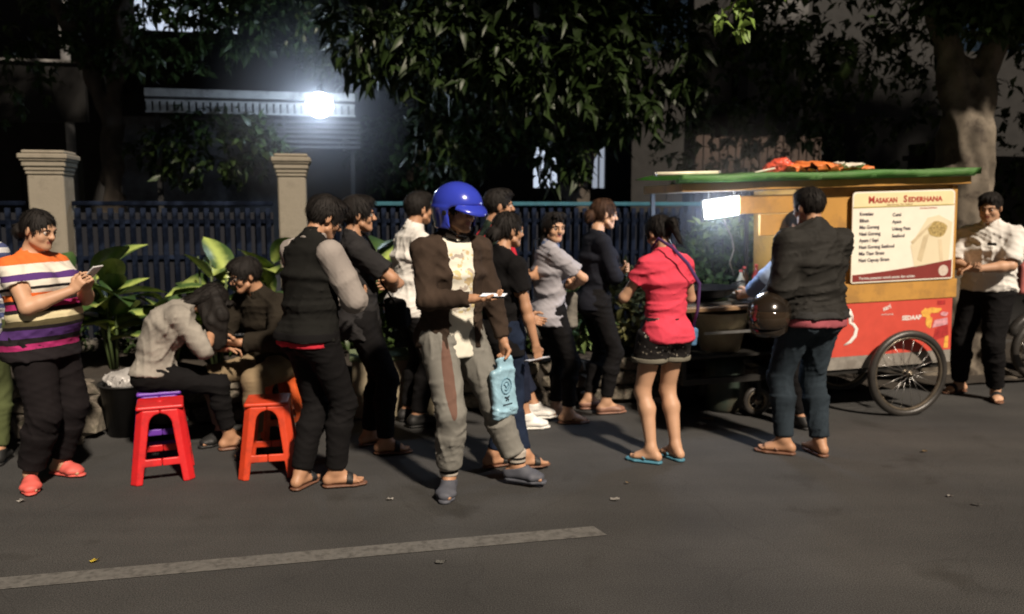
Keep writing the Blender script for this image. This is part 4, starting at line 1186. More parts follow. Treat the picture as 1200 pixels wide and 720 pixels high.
# ------------------------------------------------------------------ dumb canes and shrubs in the bed
def broad_leaf(L, Wd, bend):
    bm = bmesh.new(); n = 7; rows = []
    for i in range(n + 1):
        t = i / n; w_ = Wd * math.sin(PI * min(1, t * 0.93 + 0.05)) ** 0.8 * 0.5 * (1 if i < n else 0.02)
        y = L * t; z = -bend * L * t * t
        rows.append([bm.verts.new((sx * w_, y, z + abs(sx) * w_ * 0.35)) for sx in (-1, -0.5, 0, 0.5, 1)])
    for A, B_ in zip(rows, rows[1:]):
        for j in range(4): bm.faces.new((A[j], A[j + 1], B_[j + 1], B_[j]))
    me = bpy.data.meshes.new("leaf"); bm.to_mesh(me); bm.free(); me.polygons.foreach_set("use_smooth", [True] * len(me.polygons))
    return me
def canemat(name, edge, mid):
    m = bpy.data.materials.new(name); m.use_nodes = True
    nt = m.node_tree; n = nt.nodes; l = nt.links; p = n["Principled BSDF"]
    tc = n.new("ShaderNodeTexCoord"); sx = n.new("ShaderNodeSeparateXYZ"); l.new(tc.outputs["Object"], sx.inputs[0])
    ab = n.new("ShaderNodeMath"); ab.operation = 'ABSOLUTE'; l.new(sx.outputs[0], ab.inputs[0])
    nz = n.new("ShaderNodeTexNoise"); nz.inputs["Scale"].default_value = 22; nz.inputs["Detail"].default_value = 3; l.new(tc.outputs["Object"], nz.inputs["Vector"])
    m1 = n.new("ShaderNodeMath"); m1.operation = 'MULTIPLY_ADD'; l.new(nz.outputs["Fac"], m1.inputs[0]); m1.inputs[1].default_value = 0.05; l.new(ab.outputs[0], m1.inputs[2])
    cr = n.new("ShaderNodeValToRGB"); cr.color_ramp.elements[0].position = 0.035; cr.color_ramp.elements[0].color = (*mid, 1); cr.color_ramp.elements[1].position = 0.085; cr.color_ramp.elements[1].color = (*edge, 1)
    l.new(m1.outputs[0], cr.inputs[0]); l.new(cr.outputs[0], p.inputs["Base Color"]); p.inputs["Roughness"].default_value = 0.4
    return m
CANE = canemat("variegated_leaf", (0.045, 0.085, 0.022), (0.34, 0.42, 0.11))
CANED = canemat("green_leaf", (0.022, 0.05, 0.015), (0.045, 0.09, 0.025))
bl = [broad_leaf(0.38, 0.19, b_) for b_ in (0.15, 0.35, 0.6)]; bd = [m.copy() for m in bl]
for m in bl: m.materials.append(CANE)
for m in bd: m.materials.append(CANED)
STEM = M("green_stem", (0.06, 0.09, 0.03), rough=0.6)
def cane(s_, t_, h, nl, mix, label, seed):
    r = random.Random(seed)
    root = thing("dumb_cane", label, "plant", W(s_, t_, 0.33), r.uniform(0, 6), "broad leaved plants along the fence")
    st_ = MB(); nst = 3
    tops = []
    for q in range(nst):
        a = r.uniform(0, 6.28); dx, dy = math.cos(a) * 0.12, math.sin(a) * 0.12; hh = h * r.uniform(0.6, 1)
        st_.tube([(dx * 0.3, dy * 0.3, 0), (dx * 0.8, dy * 0.8, hh * 0.5), (dx, dy, hh)], [0.014, 0.012, 0.008], 6)
        tops.append((dx, dy, hh))
    st_.build("stem", STEM, root, True)
    for k in range(nl):
        dx, dy, hh = tops[k % nst]; f = r.uniform(0.35, 1.0); a = r.uniform(0, 6.28); el = r.uniform(0.25, 1.4) * (0.6 + 0.4 * f)
        mobj("leaf", r.choice(bl if r.random() < mix else bd), None, root, loc=(dx * f, dy * f, hh * f), rot=(el, r.uniform(-.4, .4), a), scale=(r.uniform(.8, 1.3),) * 3)
specs = [(-4.35, 0.75, 0.80, 16, .3, "dark green broad leaved plant behind the striped top"), (-3.55, 0.70, 0.85, 18, .4, "dark green broad leaved plant at the foot of the left gate pillar"),
         (-3.10, 0.62, 0.92, 26, .8, "variegated broad leaved plant right of the striped top, the palest of them"), (-2.72, 0.80, 0.62, 18, .5, "broad leaved plant low behind the purple stool"),
         (-2.35, 0.70, 0.98, 20, .85, "tall variegated plant with upright leaves behind the hunched seated person"), (-1.95, 0.85, 1.0, 16, .6, "variegated plant behind the seated person in glasses"),
         (-1.5, 0.75, 0.9, 16, .5, "dark green broad leaved plant in front of the pillar under the bulb"), (-1.05, 0.9, 0.95, 18, .5, "broad leaved plant right of the pillar under the bulb, behind the charcoal t-shirt"),
         (-0.6, 0.8, 0.75, 14, .4, "broad leaved plant behind the white shirt in the queue"), (0.0, 0.85, 0.55, 12, .2, "broad leaved plant behind the blue carrier bag"), (-5.0, 0.7, 0.5, 10, .2, "broad leaved plant at the left edge of the bed")]
for k, (s_, t_, h, nl, mix, lb) in enumerate(specs): cane(s_, t_, h, nl, mix, lb, 100 + k)
def shrub(x, y, z0, rad, n_, size, label, seed, mat_=LEAF_S):
    r = thing("shrub", label, "shrub", (x, y, z0), 0, "small leaved shrubs behind the queue")
    rs = random.Random(seed); st_ = MB()
    for q in range(7):
        a = rs.uniform(0, 6.28); st_.tube([(0, 0, -0.25), (math.cos(a) * rad[0] * .4, math.sin(a) * rad[1] * .4, rad[2] * 0.7), (math.cos(a) * rad[0] * .8, math.sin(a) * rad[1] * .8, rad[2] * 1.5)], [0.012, 0.008, 0.004], 5)
    st_.build("stem", BARKD, r, True)
    crown("foliage", seed, [((0, 0, rad[2]), rad, 1.0)], n_, size, r, mat_, cluster=6, wid=0.5, updown=0.3)
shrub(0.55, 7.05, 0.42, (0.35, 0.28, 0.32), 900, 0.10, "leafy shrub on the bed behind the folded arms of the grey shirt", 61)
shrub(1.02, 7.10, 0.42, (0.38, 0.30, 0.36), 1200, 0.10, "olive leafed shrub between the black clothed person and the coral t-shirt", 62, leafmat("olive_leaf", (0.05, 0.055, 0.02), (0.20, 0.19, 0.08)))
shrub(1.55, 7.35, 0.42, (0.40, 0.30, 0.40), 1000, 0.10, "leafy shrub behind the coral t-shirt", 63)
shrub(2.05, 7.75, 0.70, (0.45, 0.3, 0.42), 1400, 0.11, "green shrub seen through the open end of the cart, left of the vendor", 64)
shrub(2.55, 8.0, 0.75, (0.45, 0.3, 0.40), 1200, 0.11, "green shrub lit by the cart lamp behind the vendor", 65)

# ivy and undergrowth that nobody could count
tag(crown("undergrowth", 71, [((-2.0, 7.1, 0.50), (2.6, 0.3, 0.16), 1.0), ((1.6, 7.6, 0.5), (1.4, 0.3, 0.2), 0.6)], 2600, 0.09, None, LEAF_D, cluster=6, wid=0.5, updown=0.2)[0], kind='stuff')
tag(crown("climbing_leaves", 72, [((5.5, 9.6, 2.6), (2.5, 0.5, 1.6), 1.0), ((10.5, 10.6, 2.8), (3.5, 0.7, 1.2), 1.0), ((2.4, 9.3, 3.0), (1.4, 0.5, 1.2), 0.7)], 8000, 0.13, None, LEAF_D, cluster=8, wid=0.5, updown=-0.3)[0], kind='stuff')


# volumes added for the glow round both lamps, thinning outwards; steam at the cart
def lamp_glow(c, r_, dens, name="glow_haze"):
    bm = bmesh.new(); bmesh.ops.create_icosphere(bm, subdivisions=3, radius=1.0); me = bpy.data.meshes.new(name); bm.to_mesh(me); bm.free()
    m = bpy.data.materials.new("lamp_glow"); m.use_nodes = True; nt = m.node_tree; n = nt.nodes; l = nt.links; n.clear()
    o = n.new("ShaderNodeOutputMaterial"); pv = n.new("ShaderNodeVolumePrincipled"); pv.inputs["Color"].default_value = (0.92, 0.94, 1.0, 1)
    tc = n.new("ShaderNodeTexCoord"); g_ = n.new("ShaderNodeTexGradient"); g_.gradient_type = 'SPHERICAL'; l.new(tc.outputs["Object"], g_.inputs[0])
    pw = n.new("ShaderNodeMath"); pw.operation = 'POWER'; pw.inputs[1].default_value = 1.8; l.new(g_.outputs["Fac"], pw.inputs[0])
    mu = n.new("ShaderNodeMath"); mu.operation = 'MULTIPLY'; mu.inputs[1].default_value = dens; l.new(pw.outputs[0], mu.inputs[0])
    l.new(mu.outputs[0], pv.inputs["Density"]); l.new(pv.outputs[0], o.inputs["Volume"])
    ob = mobj(name, me, m, loc=c, scale=(r_, r_, r_)); tag(ob, kind='stuff'); return ob
lw = W(-1.50, 2.80)
lamp_glow((lw[0], lw[1], 2.70), 1.35, 0.34)
lamp_glow((1.60, 6.00, 1.66), 0.75, 0.24)

# ------------------------------------------------------------------ the food cart
OCH = M("ochre_paint", (0.50, 0.26, 0.055), rough=0.6, var=0.10, scale=4, bump=0.15, bscale=60, stain=(0.28, 0.15, 0.045), stain_amt=0.6, stain_scale=5)
GRN = M("green_roof_paint", (0.13, 0.34, 0.085), rough=0.55, var=0.15, scale=6, bump=0.2, stain=(0.22, 0.34, 0.16), stain_amt=0.5)
REDP = M("red_print", (0.60, 0.080, 0.055), rough=0.4, var=0.06, bump=0.05)
STR = M("steel_strip", (0.30, 0.28, 0.25), rough=0.55, metal=0.3, var=0.2, bump=0.2, stain=(0.14, 0.12, 0.10), stain_amt=0.6)
DKM = M("dark_metal", (0.025, 0.024, 0.022), rough=0.5, metal=0.4, bump=0.2)
WOODL = M("worn_wood", (0.20, 0.12, 0.06), rough=0.8, var=0.3, scale=12)
CREAM = M("board_cream", (0.86, 0.82, 0.70), rough=0.45, var=0.03, bump=0)
HEADC = M("board_header", (0.82, 0.72, 0.42), rough=0.45, var=0.03, bump=0)
MAR = M("board_maroon", (0.22, 0.035, 0.030), rough=0.45, var=0.05, bump=0)
INK = M("board_ink", (0.05, 0.03, 0.06), rough=0.6, bump=0)
TITLE = M("title_red", (0.42, 0.045, 0.030), rough=0.5, bump=0)
PALE = M("print_pale", (0.80, 0.78, 0.74), rough=0.5, bump=0, var=0.03)
TILT = R(1.75)
cart = thing("food_cart", "ochre food cart with a green roof, menu board and red front on a spoked wheel", "food cart", (3.52, 6.40, 0.013))
cart.rotation_euler = (0, -TILT, R(11))
XL = -1.35
MB().box((XL / 2, 0.36, 0.70), (-XL, 0.68, 0.62), bevel=0.004).build("lower_cabinet", M("cabinet_side", (0.10, 0.06, 0.03), rough=0.8), cart)
MB().box((XL / 2, 0.36, 1.40), (-XL, 0.66, 0.78), bevel=0.004).build("upper_cabinet", OCH, cart)
MB().box((XL / 2, 0.012, 0.435), (-XL + 0.01, 0.016, 0.10)).build("steel_strip", STR, cart)
rp = MB().box((XL / 2, 0.010, 0.693), (-XL + 0.01, 0.014, 0.414)).build("red_panel", REDP, cart)
MB().box((XL / 2 + 0.01, 0.008, 0.978), (-XL + 0.05, 0.026, 0.150), bevel=0.004).build("ochre_band", OCH, cart)
MB().box((-0.012, 0.008, 1.42), (0.045, 0.030, 0.73), bevel=0.004).build("corner_post", OCH, cart)
MB().box((XL + 0.04, 0.008, 1.42), (0.085, 0.034, 0.73), bevel=0.004).build("corner_post", OCH, cart)
MB().box((XL - 0.235, 0.02, 1.685), (0.46, 0.03, 0.135), bevel=0.003).build("hanging_panel", OCH, cart)
MB().box((XL - 0.155, 0.022, 1.530), (0.29, 0.034, 0.158), bevel=0.003).build("drawer_front", OCH, cart)
MB().box((-1.10, -0.035, 1.822), (2.38, 0.03, 0.058), bevel=0.003).build("fascia", OCH, cart)
MB().box((-1.10, 0.73, 1.822), (2.38, 0.03, 0.058), bevel=0.003).build("fascia", OCH, cart)
MB().box((-2.28, 0.35, 1.822), (0.03, 0.73, 0.056), bevel=0.003).build("fascia", OCH, cart)
MB().box((-1.10, 0.35, 1.800), (2.32, 0.73, 0.02)).build("roof_lining", M("lining_board", (0.25, 0.20, 0.14), rough=0.9), cart)
# green roof sheet with a soft wavy drip edge
bm = bmesh.new(); nx_, ny_ = 44, 14; gtop = []; rr = random.Random(4)
for i in range(nx_ + 1):
    row = []
    for j in range(ny_ + 1):
        x = lerp(-2.34, 0.12, i / nx_); y = lerp(-0.11, 0.83, j / ny_)
        z = 1.905 + 0.006 * math.sin(x * 7) + 0.02 * math.sin(PI * j / ny_) + rr.uniform(-.002, .002)
        if j == 0: z -= 0.045; y += 0.0
        if j == 1: z -= 0.002; y -= 0.075
        row.append(bm.verts.new((x, y, z)))
    gtop.append(row)
for i in range(nx_):
    for j in range(ny_): bm.faces.new((gtop[i][j], gtop[i + 1][j], gtop[i + 1][j + 1], gtop[i][j + 1]))
me = bpy.data.meshes.new("roof_sheet"); ret = bmesh.ops.solidify(bm, geom=bm.faces[:], thickness=0.012); bm.to_mesh(me); bm.free()
me.polygons.foreach_set("use_smooth", [True] * len(me.polygons)); mobj("roof_sheet", me, GRN, cart)
MB().box((-1.11, -0.045, 1.868), (2.44, 0.05, 0.030), bevel=0.004).build("roof_edge", GRN, cart)
for (x, y) in ((-2.24, 0.68), (-1.42, 0.68)): MB().box((x, y, 1.38), (0.03, 0.03, 0.85)).build("post", DKM, cart)

# menu board
sb = thing("menu_board", "cream menu board with a red title and maroon foot on the cart side", "sign")
bd_me = MB()
pts = []
x0, x1, z0, z1, rc = -0.905, -0.022, 1.058, 1.755, 0.035
for cx, cz, a0 in [(x1 - rc, z1 - rc, 0), (x0 + rc, z1 - rc, 90), (x0 + rc * .4, z0 + rc * .4, 180), (x1 - rc * .4, z0 + rc * .4, 270)]:
    r_ = rc if a0 < 180 else rc * .4
    for k in range(5): a = R(a0 + k * 22.5); pts.append((cx + r_ * math.cos(a), cz + r_ * math.sin(a)))
bpy.data.objects.remove(sb)
sb = bd_me.prism(pts, -0.017, -0.007).build("menu_board", CREAM, cart)
yy = -0.0176
def plate(name, pts, m, y=yy, th=0.0008, parent=None): return MB().prism(pts, y - th, y).build(name, m, parent or sb)
plate("header", [(x0 + 0.012, z1 - 0.115), (x1 - 0.012, z1 - 0.115), (x1 - 0.012, z1 - 0.03), (x1 - 0.03, z1 - 0.012), (x0 + 0.03, z1 - 0.012), (x0 + 0.012, z1 - 0.03)], HEADC)
plate("rule_line", [(x0 + 0.005, z1 - 0.122), (x1 - 0.005, z1 - 0.122), (x1 - 0.005, z1 - 0.114), (x0 + 0.005, z1 - 0.114)], M("rule_olive", (0.45, 0.36, 0.12), rough=0.5, bump=0), y=yy - 0.001)
foot = [(x0 + 0.01, z0 + 0.01), (x1 - 0.01, z0 + 0.01)] + [(lerp(x1 - 0.01, x0 + 0.01, t), z0 + 0.065 + 0.085 * (1 - t) ** 1.4 * (1 if t > .0 else 1)) for t in np.linspace(0, 1, 12)]
plate("foot_band", foot, MAR)
tan_ = M("print_tan", (0.72, 0.60, 0.40), rough=0.5, bump=0, var=0.06); tan2 = M("print_noodle", (0.42, 0.31, 0.12), rough=0.5, var=0.5, scale=60, bump=0); tan3 = M("print_shade", (0.60, 0.50, 0.32), rough=0.5, bump=0, var=0.1)
def disc(cx, cz, a, b_, n=20, ph=0.0, wob=0.0): return [(cx + (a * (1 + wob * math.sin(5 * t + ph))) * math.cos(t), cz + b_ * (1 + wob * math.sin(4 * t)) * math.sin(t)) for t in np.linspace(0, 2 * PI, n + 1)[:-1]]
plate("dish_picture", [(-0.36, 1.16), (-0.06, 1.205), (-0.04, 1.50), (-0.16, 1.56), (-0.26, 1.54), (-0.40, 1.33)], M("print_cream2", (0.76, 0.67, 0.47), rough=0.5, bump=0, var=0.06, scale=4))
plate("dish_picture", disc(-0.17, 1.45, 0.085, 0.062, wob=0.06), tan2, y=yy - 0.001)
plate("dish_picture", [(-0.34, 1.22), (-0.30, 1.20), (-0.24, 1.42), (-0.29, 1.40)], tan3, y=yy - 0.001); plate("dish_picture", [(-0.40, 1.36), (-0.23, 1.50), (-0.22, 1.49), (-0.38, 1.34)], tan3, y=yy - 0.0012)
plate("dish_picture", [(-0.14, 1.20), (-0.11, 1.205), (-0.13, 1.37), (-0.16, 1.37)], tan_, y=yy - 0.001)
plate("seal", disc(-0.105, 1.125, 0.043, 0.043), M("seal_pale", (0.62, 0.52, 0.44), rough=0.5, var=0.15, scale=60, bump=0), y=yy - 0.001)
def write(txt, x, z, size, m, parent=None, bold=0.0, sx=1.0, align='LEFT', y=-0.0195):
    me = text_mesh(txt, size, 0.0004, bold, align)
    o = mobj("lettering", me, m, parent or sb, loc=(x, y, z), rot=(PI / 2, 0, 0), scale=(sx, 1, 1)); return o
write("M", -0.775, 1.668, 0.072, TITLE, bold=0.0022); write("ASAKAN", -0.717, 1.668, 0.052, TITLE, bold=0.002, sx=0.94)
write("S", -0.475, 1.668, 0.072, TITLE, bold=0.0022); write("EDERHANA", -0.435, 1.668, 0.052, TITLE, bold=0.002, sx=1.10)
write("Nasi Goreng  Mie  Seafood", -0.615, 1.645, 0.020, M("sub_brown", (0.40, 0.22, 0.10), rough=0.5, bump=0), sx=1.0)
for k, t in enumerate(["Kwetiau", "Bihun", "Mie Goreng", "Nasi Goreng", "Ayam / Sapi", "Nasi Goreng Seafood", "Mie Tiaw Siram", "Nasi Capcay Siram"]):
    write(t, -0.845 + 0.0 * k, 1.575 - 0.0505 * k, 0.038, INK, bold=0.0006, sx=0.92)
for k, t in enumerate(["Cumi", "Ayam", "Udang Pete", "Seafood"]): write(t, -0.565, 1.562 - 0.054 * k, 0.036, INK, bold=0.0006, sx=0.95)
write("Cita Rasa Sederhana", -0.33, 1.612, 0.018, TITLE)
write("Terima pesanan untuk pesta dan arisan", -0.84, 1.085, 0.028, PALE, bold=0.0004, sx=1.1, y=-0.0200)

# prints on the red panel
def rplate(name, pts, m, y=0.0025): return MB().prism(pts, y - 0.0008, y).build(name, m, rp)
b = MB(); cur = [(-0.905, 0.845), (-0.893, 0.80), (-0.890, 0.75), (-0.86, 0.735), (-0.835, 0.70), (-0.845, 0.645), (-0.885, 0.60), (-0.94, 0.575)]
b.tube([(x, 0.0025, z) for x, z in cur], [0.014, 0.014, 0.013, 0.012, 0.015, 0.017, 0.014, 0.005], 8, flat=0.12, up=(0, 1, 0)); b.build("letter_swash", PALE, rp, True)
b = MB(); b.tube([(x, 0.0025, z) for x, z in [(-0.895, 0.86), (-0.870, 0.80), (-0.868, 0.755)]], [0.006, 0.008, 0.005], 6, flat=0.12, up=(0, 1, 0)); b.build("letter_swash", PALE, rp, True)
write("sari", -0.605, 0.828, 0.050, PALE, rp, bold=0.0012, y=0.0012).rotation_euler = (PI / 2, R(-18), 0)
write("minyak goreng", -0.625, 0.795, 0.018, PALE, rp, y=0.0012)
write("SEDAAP", -0.44, 0.745, 0.048, PALE, rp, bold=0.0018, y=0.0012)
YEL = M("print_yellow", (0.80, 0.42, 0.08), rough=0.45, var=0.3, scale=30, bump=0); PKP = M("print_pink", (0.62, 0.30, 0.34), rough=0.45, var=0.3, scale=40, bump=0); DRP = M("print_deep_red", (0.38, 0.03, 0.03), rough=0.45, var=0.3, scale=30, bump=0)
rplate("product_picture", disc(-0.225, 0.79, 0.045, 0.038, 14, wob=0.25), YEL, 0.0020); rplate("product_picture", disc(-0.16, 0.81, 0.07, 0.022, 12, wob=0.2), YEL, 0.0012)
rplate("product_picture", [(-0.16, 0.56), (-0.02, 0.60), (-0.03, 0.70), (-0.14, 0.66)], DRP, 0.0020); rplate("product_picture", [(-0.17, 0.67), (-0.03, 0.69), (-0.035, 0.745), (-0.15, 0.73)], PKP, 0.0012)
rplate("product_picture", [(-0.13, 0.85), (-0.06, 0.85), (-0.06, 0.885), (-0.13, 0.885)], DRP, 0.0020); rplate("product_picture", disc(-0.065, 0.775, 0.035, 0.018, 12, wob=0.2), PKP, 0.0008)
rplate("product_picture", disc(-0.20, 0.72, 0.03, 0.05, 12, wob=0.2), YEL, 0.0016); rplate("product_picture", [(-0.06, 0.50), (-0.02, 0.50), (-0.02, 0.60), (-0.05, 0.60)], YEL, 0.0024)

# chassis, axle and wheels
for y in (0.05, 0.66): MB().box((-1.15, y, 0.365), (2.22, 0.045, 0.045)).build("chassis_rail", DKM, cart)
for x in (-2.24, -1.35, -0.05): MB().box((x, 0.355, 0.365), (0.045, 0.56, 0.040)).build("chassis_rail", DKM, cart)
MB().cyl((-0.44, -0.13, 0.335), (-0.44, 0.84, 0.335), 0.016).build("axle", DKM, cart, True)
TYRE = M("tyre_rubber", (0.030, 0.027, 0.024), rough=0.42, var=0.3, scale=9, bump=0.3, bscale=90, spec=0.6)
RIM = M("worn_rim", (0.20, 0.17, 0.13), rough=0.35, metal=0.7, var=0.3, bump=0.2)
def wheel(parent, x, y, z, Rr, spokes=18, w_=0.05, rad_t=0.030, name="wheel"):
    wo = bpy.data.objects.new(name, None); COL.objects.link(wo); wo.parent = parent; wo.location = (x, y, z)
    n = 56
    MB().tube([(Rr_ * math.cos(a), 0, Rr_ * math.sin(a)) for Rr_ in [Rr - rad_t] for a in [2 * PI * i / n for i in range(n)]], rad_t, 10, closed=True, up=(0, 1, 0)).build("tyre", TYRE, wo, True)
    ri = Rr - rad_t * 2 - 0.002
    MB().lathe([(ri, -0.016), (ri + 0.012, -0.018), (ri + 0.012, 0.018), (ri, 0.016), (ri - 0.008, 0.008), (ri - 0.008, -0.008), (ri, -0.016)], n=48, axis='Y').build("rim", RIM, wo, True)
    MB().cyl((0, -0.045, 0), (0, 0.045, 0), 0.016).cyl((0, -0.032, 0), (0, -0.028, 0), 0.028).cyl((0, 0.028, 0), (0, 0.032, 0), 0.028).build("hub", RIM, wo, True)
    b = MB()
    for i in range(spokes):
        a = 2 * PI * i / spokes; c = a + (0.35 if i % 2 else -0.35); sy = 0.026 if i % 4 < 2 else -0.026
        b.cyl((0.024 * math.cos(c), sy, 0.024 * math.sin(c)), (ri * math.cos(a), 0, ri * math.sin(a)), 0.0019, n=5)
    b.build("spokes", STEEL, wo, True)
    return wo
wheel(cart, -0.44, -0.085, 0.335, 0.345)
wheel(cart, -0.44, 0.79, 0.335, 0.345)
# cooking end
MB().box((-1.82, 0.36, 0.945), (0.92, 0.70, 0.02)).build("counter_top", M("counter_steel", (0.20, 0.20, 0.20), rough=0.35, metal=0.7, var=0.25), cart)
MB().box((-1.82, -0.02, 0.925), (0.94, 0.075, 0.032), bevel=0.004).build("wood_ledge", WOODL, cart)
for (x, y) in ((-2.25, 0.03), (-2.25, 0.68), (-1.38, 0.03)): MB().box((x, y, 0.655), (0.03, 0.03, 0.56)).build("leg", DKM, cart)
MB().box((-1.82, 0.36, 0.55), (0.90, 0.66, 0.02)).build("lower_shelf", DKM, cart)
MB().box((-1.86, 0.02, 0.735), (0.46, 0.012, 0.020)).build("trim_bar", STEEL, cart)
MB().box((-1.82, 0.70, 0.76), (0.92, 0.02, 0.40)).build("back_panel", M("cabinet_side", (0, 0, 0)), cart)
# third wheel in a fork under the cooking end
wheel(cart, -1.62, 0.10, 0.165, 0.115, 10, rad_t=0.022, name="small_wheel")
MB().box((-1.62, 0.06, 0.26), (0.03, 0.008, 0.19)).box((-1.62, 0.14, 0.26), (0.03, 0.008, 0.19)).box((-1.62, 0.10, 0.352), (0.08, 0.10, 0.02)).build("fork", DKM, cart)

Mc = Matrix.Translation((3.52, 6.40, 0.013)) @ Matrix.Rotation(R(11), 4, 'Z') @ Matrix.Rotation(-TILT, 4, 'Y')
def on_cart(name, label, cat, x, y, z, group=None):
    p_ = Mc @ Vector((x, y, z)); t = thing(name, label, cat, p_, R(11), group); t.rotation_euler = (0, -TILT, R(11)); return t
wok = on_cart("wok", "large black wok on the open counter of the cart beside the coral t-shirt", "pan", -1.98, 0.25, 0.957)
MB().lathe([(0.0, 0.0), (0.10, 0.008), (0.19, 0.045), (0.245, 0.10), (0.262, 0.104), (0.252, 0.096), (0.19, 0.052), (0.10, 0.016), (0.0, 0.008)], n=32).build("pan", M("black_iron", (0.02, 0.02, 0.022), rough=0.28, metal=0.7, bump=0.1), wok, True)
MB().tube([(0.25, 0, 0.10), (0.33, 0.0, 0.13), (0.33, 0.06, 0.13), (0.25, 0.06, 0.10)], 0.008).build("handle", DKM, wok, True)
t = on_cart("tray", "shallow dark tray catching the lamp light on the open counter beside the wok", "tray", -1.58, 0.22, 0.957)
MB().box((0, 0, 0.008), (0.30, 0.34, 0.012), bevel=0.003).box((0, -0.17, 0.024), (0.30, 0.008, 0.03)).box((0, 0.17, 0.024), (0.30, 0.008, 0.03)).box((-0.15, 0, 0.024), (0.008, 0.33, 0.03)).box((0.15, 0, 0.024), (0.008, 0.33, 0.03)).build("tray", STEEL, t)
MB().lathe([(0.0, 0.012), (0.05, 0.014), (0.075, 0.05), (0.078, 0.05), (0.055, 0.010), (0.0, 0.008)], (0.0, 0.0, 0.005), 20).build("bowl", PALE, t, True)
t = on_cart("basin", "cream enamel basin on the lower shelf of the cart under the wooden ledge", "basin", -1.86, 0.24, 0.562)
MB().lathe([(0.0, 0.0), (0.15, 0.0), (0.225, 0.30), (0.24, 0.305), (0.232, 0.312), (0.215, 0.30), (0.14, 0.015), (0.0, 0.012)], n=32).build("bowl", M("cream_enamel", (0.40, 0.34, 0.22), rough=0.4, var=0.15, stain=(0.15, 0.11, 0.07), stain_amt=0.5), t, True)
t = thing("gas_cylinder", "dark gas cylinder standing on the road under the open end of the cart", "gas cylinder", (1.72, 6.42, 0))
MB().lathe([(0.0, 0.0), (0.13, 0.0), (0.145, 0.03), (0.15, 0.08), (0.15, 0.36), (0.13, 0.42), (0.05, 0.455), (0.03, 0.46), (0.0, 0.46)], n=26).build("tank", M("gas_paint", (0.03, 0.045, 0.035), rough=0.45, stain=(0.08, 0.04, 0.02), stain_amt=0.4), t, True)
MB().tube([(0.10 * math.cos(a), 0.10 * math.sin(a), 0.50) for a in [2 * PI * i / 18 for i in range(18)]], 0.009, closed=True).build("collar", DKM, t, True)
MB().cyl((0, 0, 0.45), (0, 0, 0.49), 0.018).cyl((-0.03, 0, 0.475), (0.04, 0, 0.475), 0.010).build("valve", STEEL, t, True)
t = thing("bucket", "dark plastic bucket on the road under the open end of the cart", "bucket", (1.42, 6.62, 0))
MB().lathe([(0.0, 0.0), (0.11, 0.0), (0.15, 0.27), (0.16, 0.275), (0.16, 0.285), (0.142, 0.28), (0.105, 0.012), (0.0, 0.01)], n=26).build("pail", M("dark_plastic", (0.03, 0.03, 0.035), rough=0.4), t, True)
MB().tube([(0.155 * math.cos(a), 0, 0.28 - 0.12 * math.sin(a)) for a in np.linspace(0, PI, 12)], 0.004).build("handle", STEEL, t, True)

# LED panel lamp under the roof
lp = on_cart("panel_lamp", "glaring white panel lamp hanging under the left end of the cart roof", "lamp", -1.93, 0.05, 1.67)
MB().box((0, 0.028, 0.0), (0.30, 0.03, 0.15), Matrix.Rotation(R(-6), 4, 'Y'), bevel=0.006).build("housing", M("lamp_housing", (0.5, 0.5, 0.5), rough=0.5, bump=0), lp)
MB().box((0, 0.002, 0.0), (0.28, 0.022, 0.13), Matrix.Rotation(R(-6), 4, 'Y'), bevel=0.004).build("diffuser", EM("panel_light", (0.86, 0.92, 1.0), 38.0), lp)
for x in (-0.1, 0.1): MB().cyl((x, 0.03, 0.06), (x, 0.03, 0.135), 0.004, n=6).build("bracket", STEEL, lp)
pl = bpy.data.lights.new("panel_lamp_light", 'POINT'); pl.energy = 22; pl.color = (0.58, 0.72, 1.0); pl.shadow_soft_size = 0.08
plo = bpy.data.objects.new("panel_lamp_light", pl); COL.objects.link(plo); plo.parent = lp; plo.location = (0, 0.14, -0.05)

MB().tube([(0.02, 0.03, -0.07), (0.05, 0.05, -0.14), (0.10, 0.06, -0.22), (0.12, 0.06, -0.32), (0.09, 0.07, -0.42), (0.14, 0.10, -0.52)], 0.004).build("cable", STR, lp, True)
t = on_cart("paper_packet", "crumpled white paper packet at the near edge of the cart counter", "packet", -1.44, 0.05, 0.985)
g = SDF(0.008); g.box((0, 0, 0.0), (0.07, 0.05, 0.028), rz(0.3), rnd=0.01); mobj("packet", g.mesh("packet", folds(51, 0.010, 60)), M("white_paper", (0.6, 0.58, 0.53), rough=0.7), t)
for k, (x, y, h, col, lb) in enumerate([(-1.42, 0.50, 0.24, (0.30, 0.03, 0.02), "red sauce bottle on the cart counter"), (-1.50, 0.55, 0.22, (0.05, 0.025, 0.01), "dark soy sauce bottle on the cart counter"), (-1.57, 0.47, 0.20, (0.40, 0.36, 0.25), "pale oil bottle on the cart counter")]):
    t = on_cart("bottle", lb, "bottle", x, y, 0.957, "sauce bottles on the cart counter")
    MB().lathe([(0, 0), (0.032, 0.0), (0.034, 0.01), (0.034, h * 0.62), (0.014, h * 0.8), (0.012, h * 0.92), (0, h * 0.92)], n=16).build("bottle_body", M("bottle_%d" % k, col, rough=0.2, bump=0), t, True)
    MB().cyl((0, 0, h * 0.92), (0, 0, h), 0.014).build("cap", REDP, t, True)

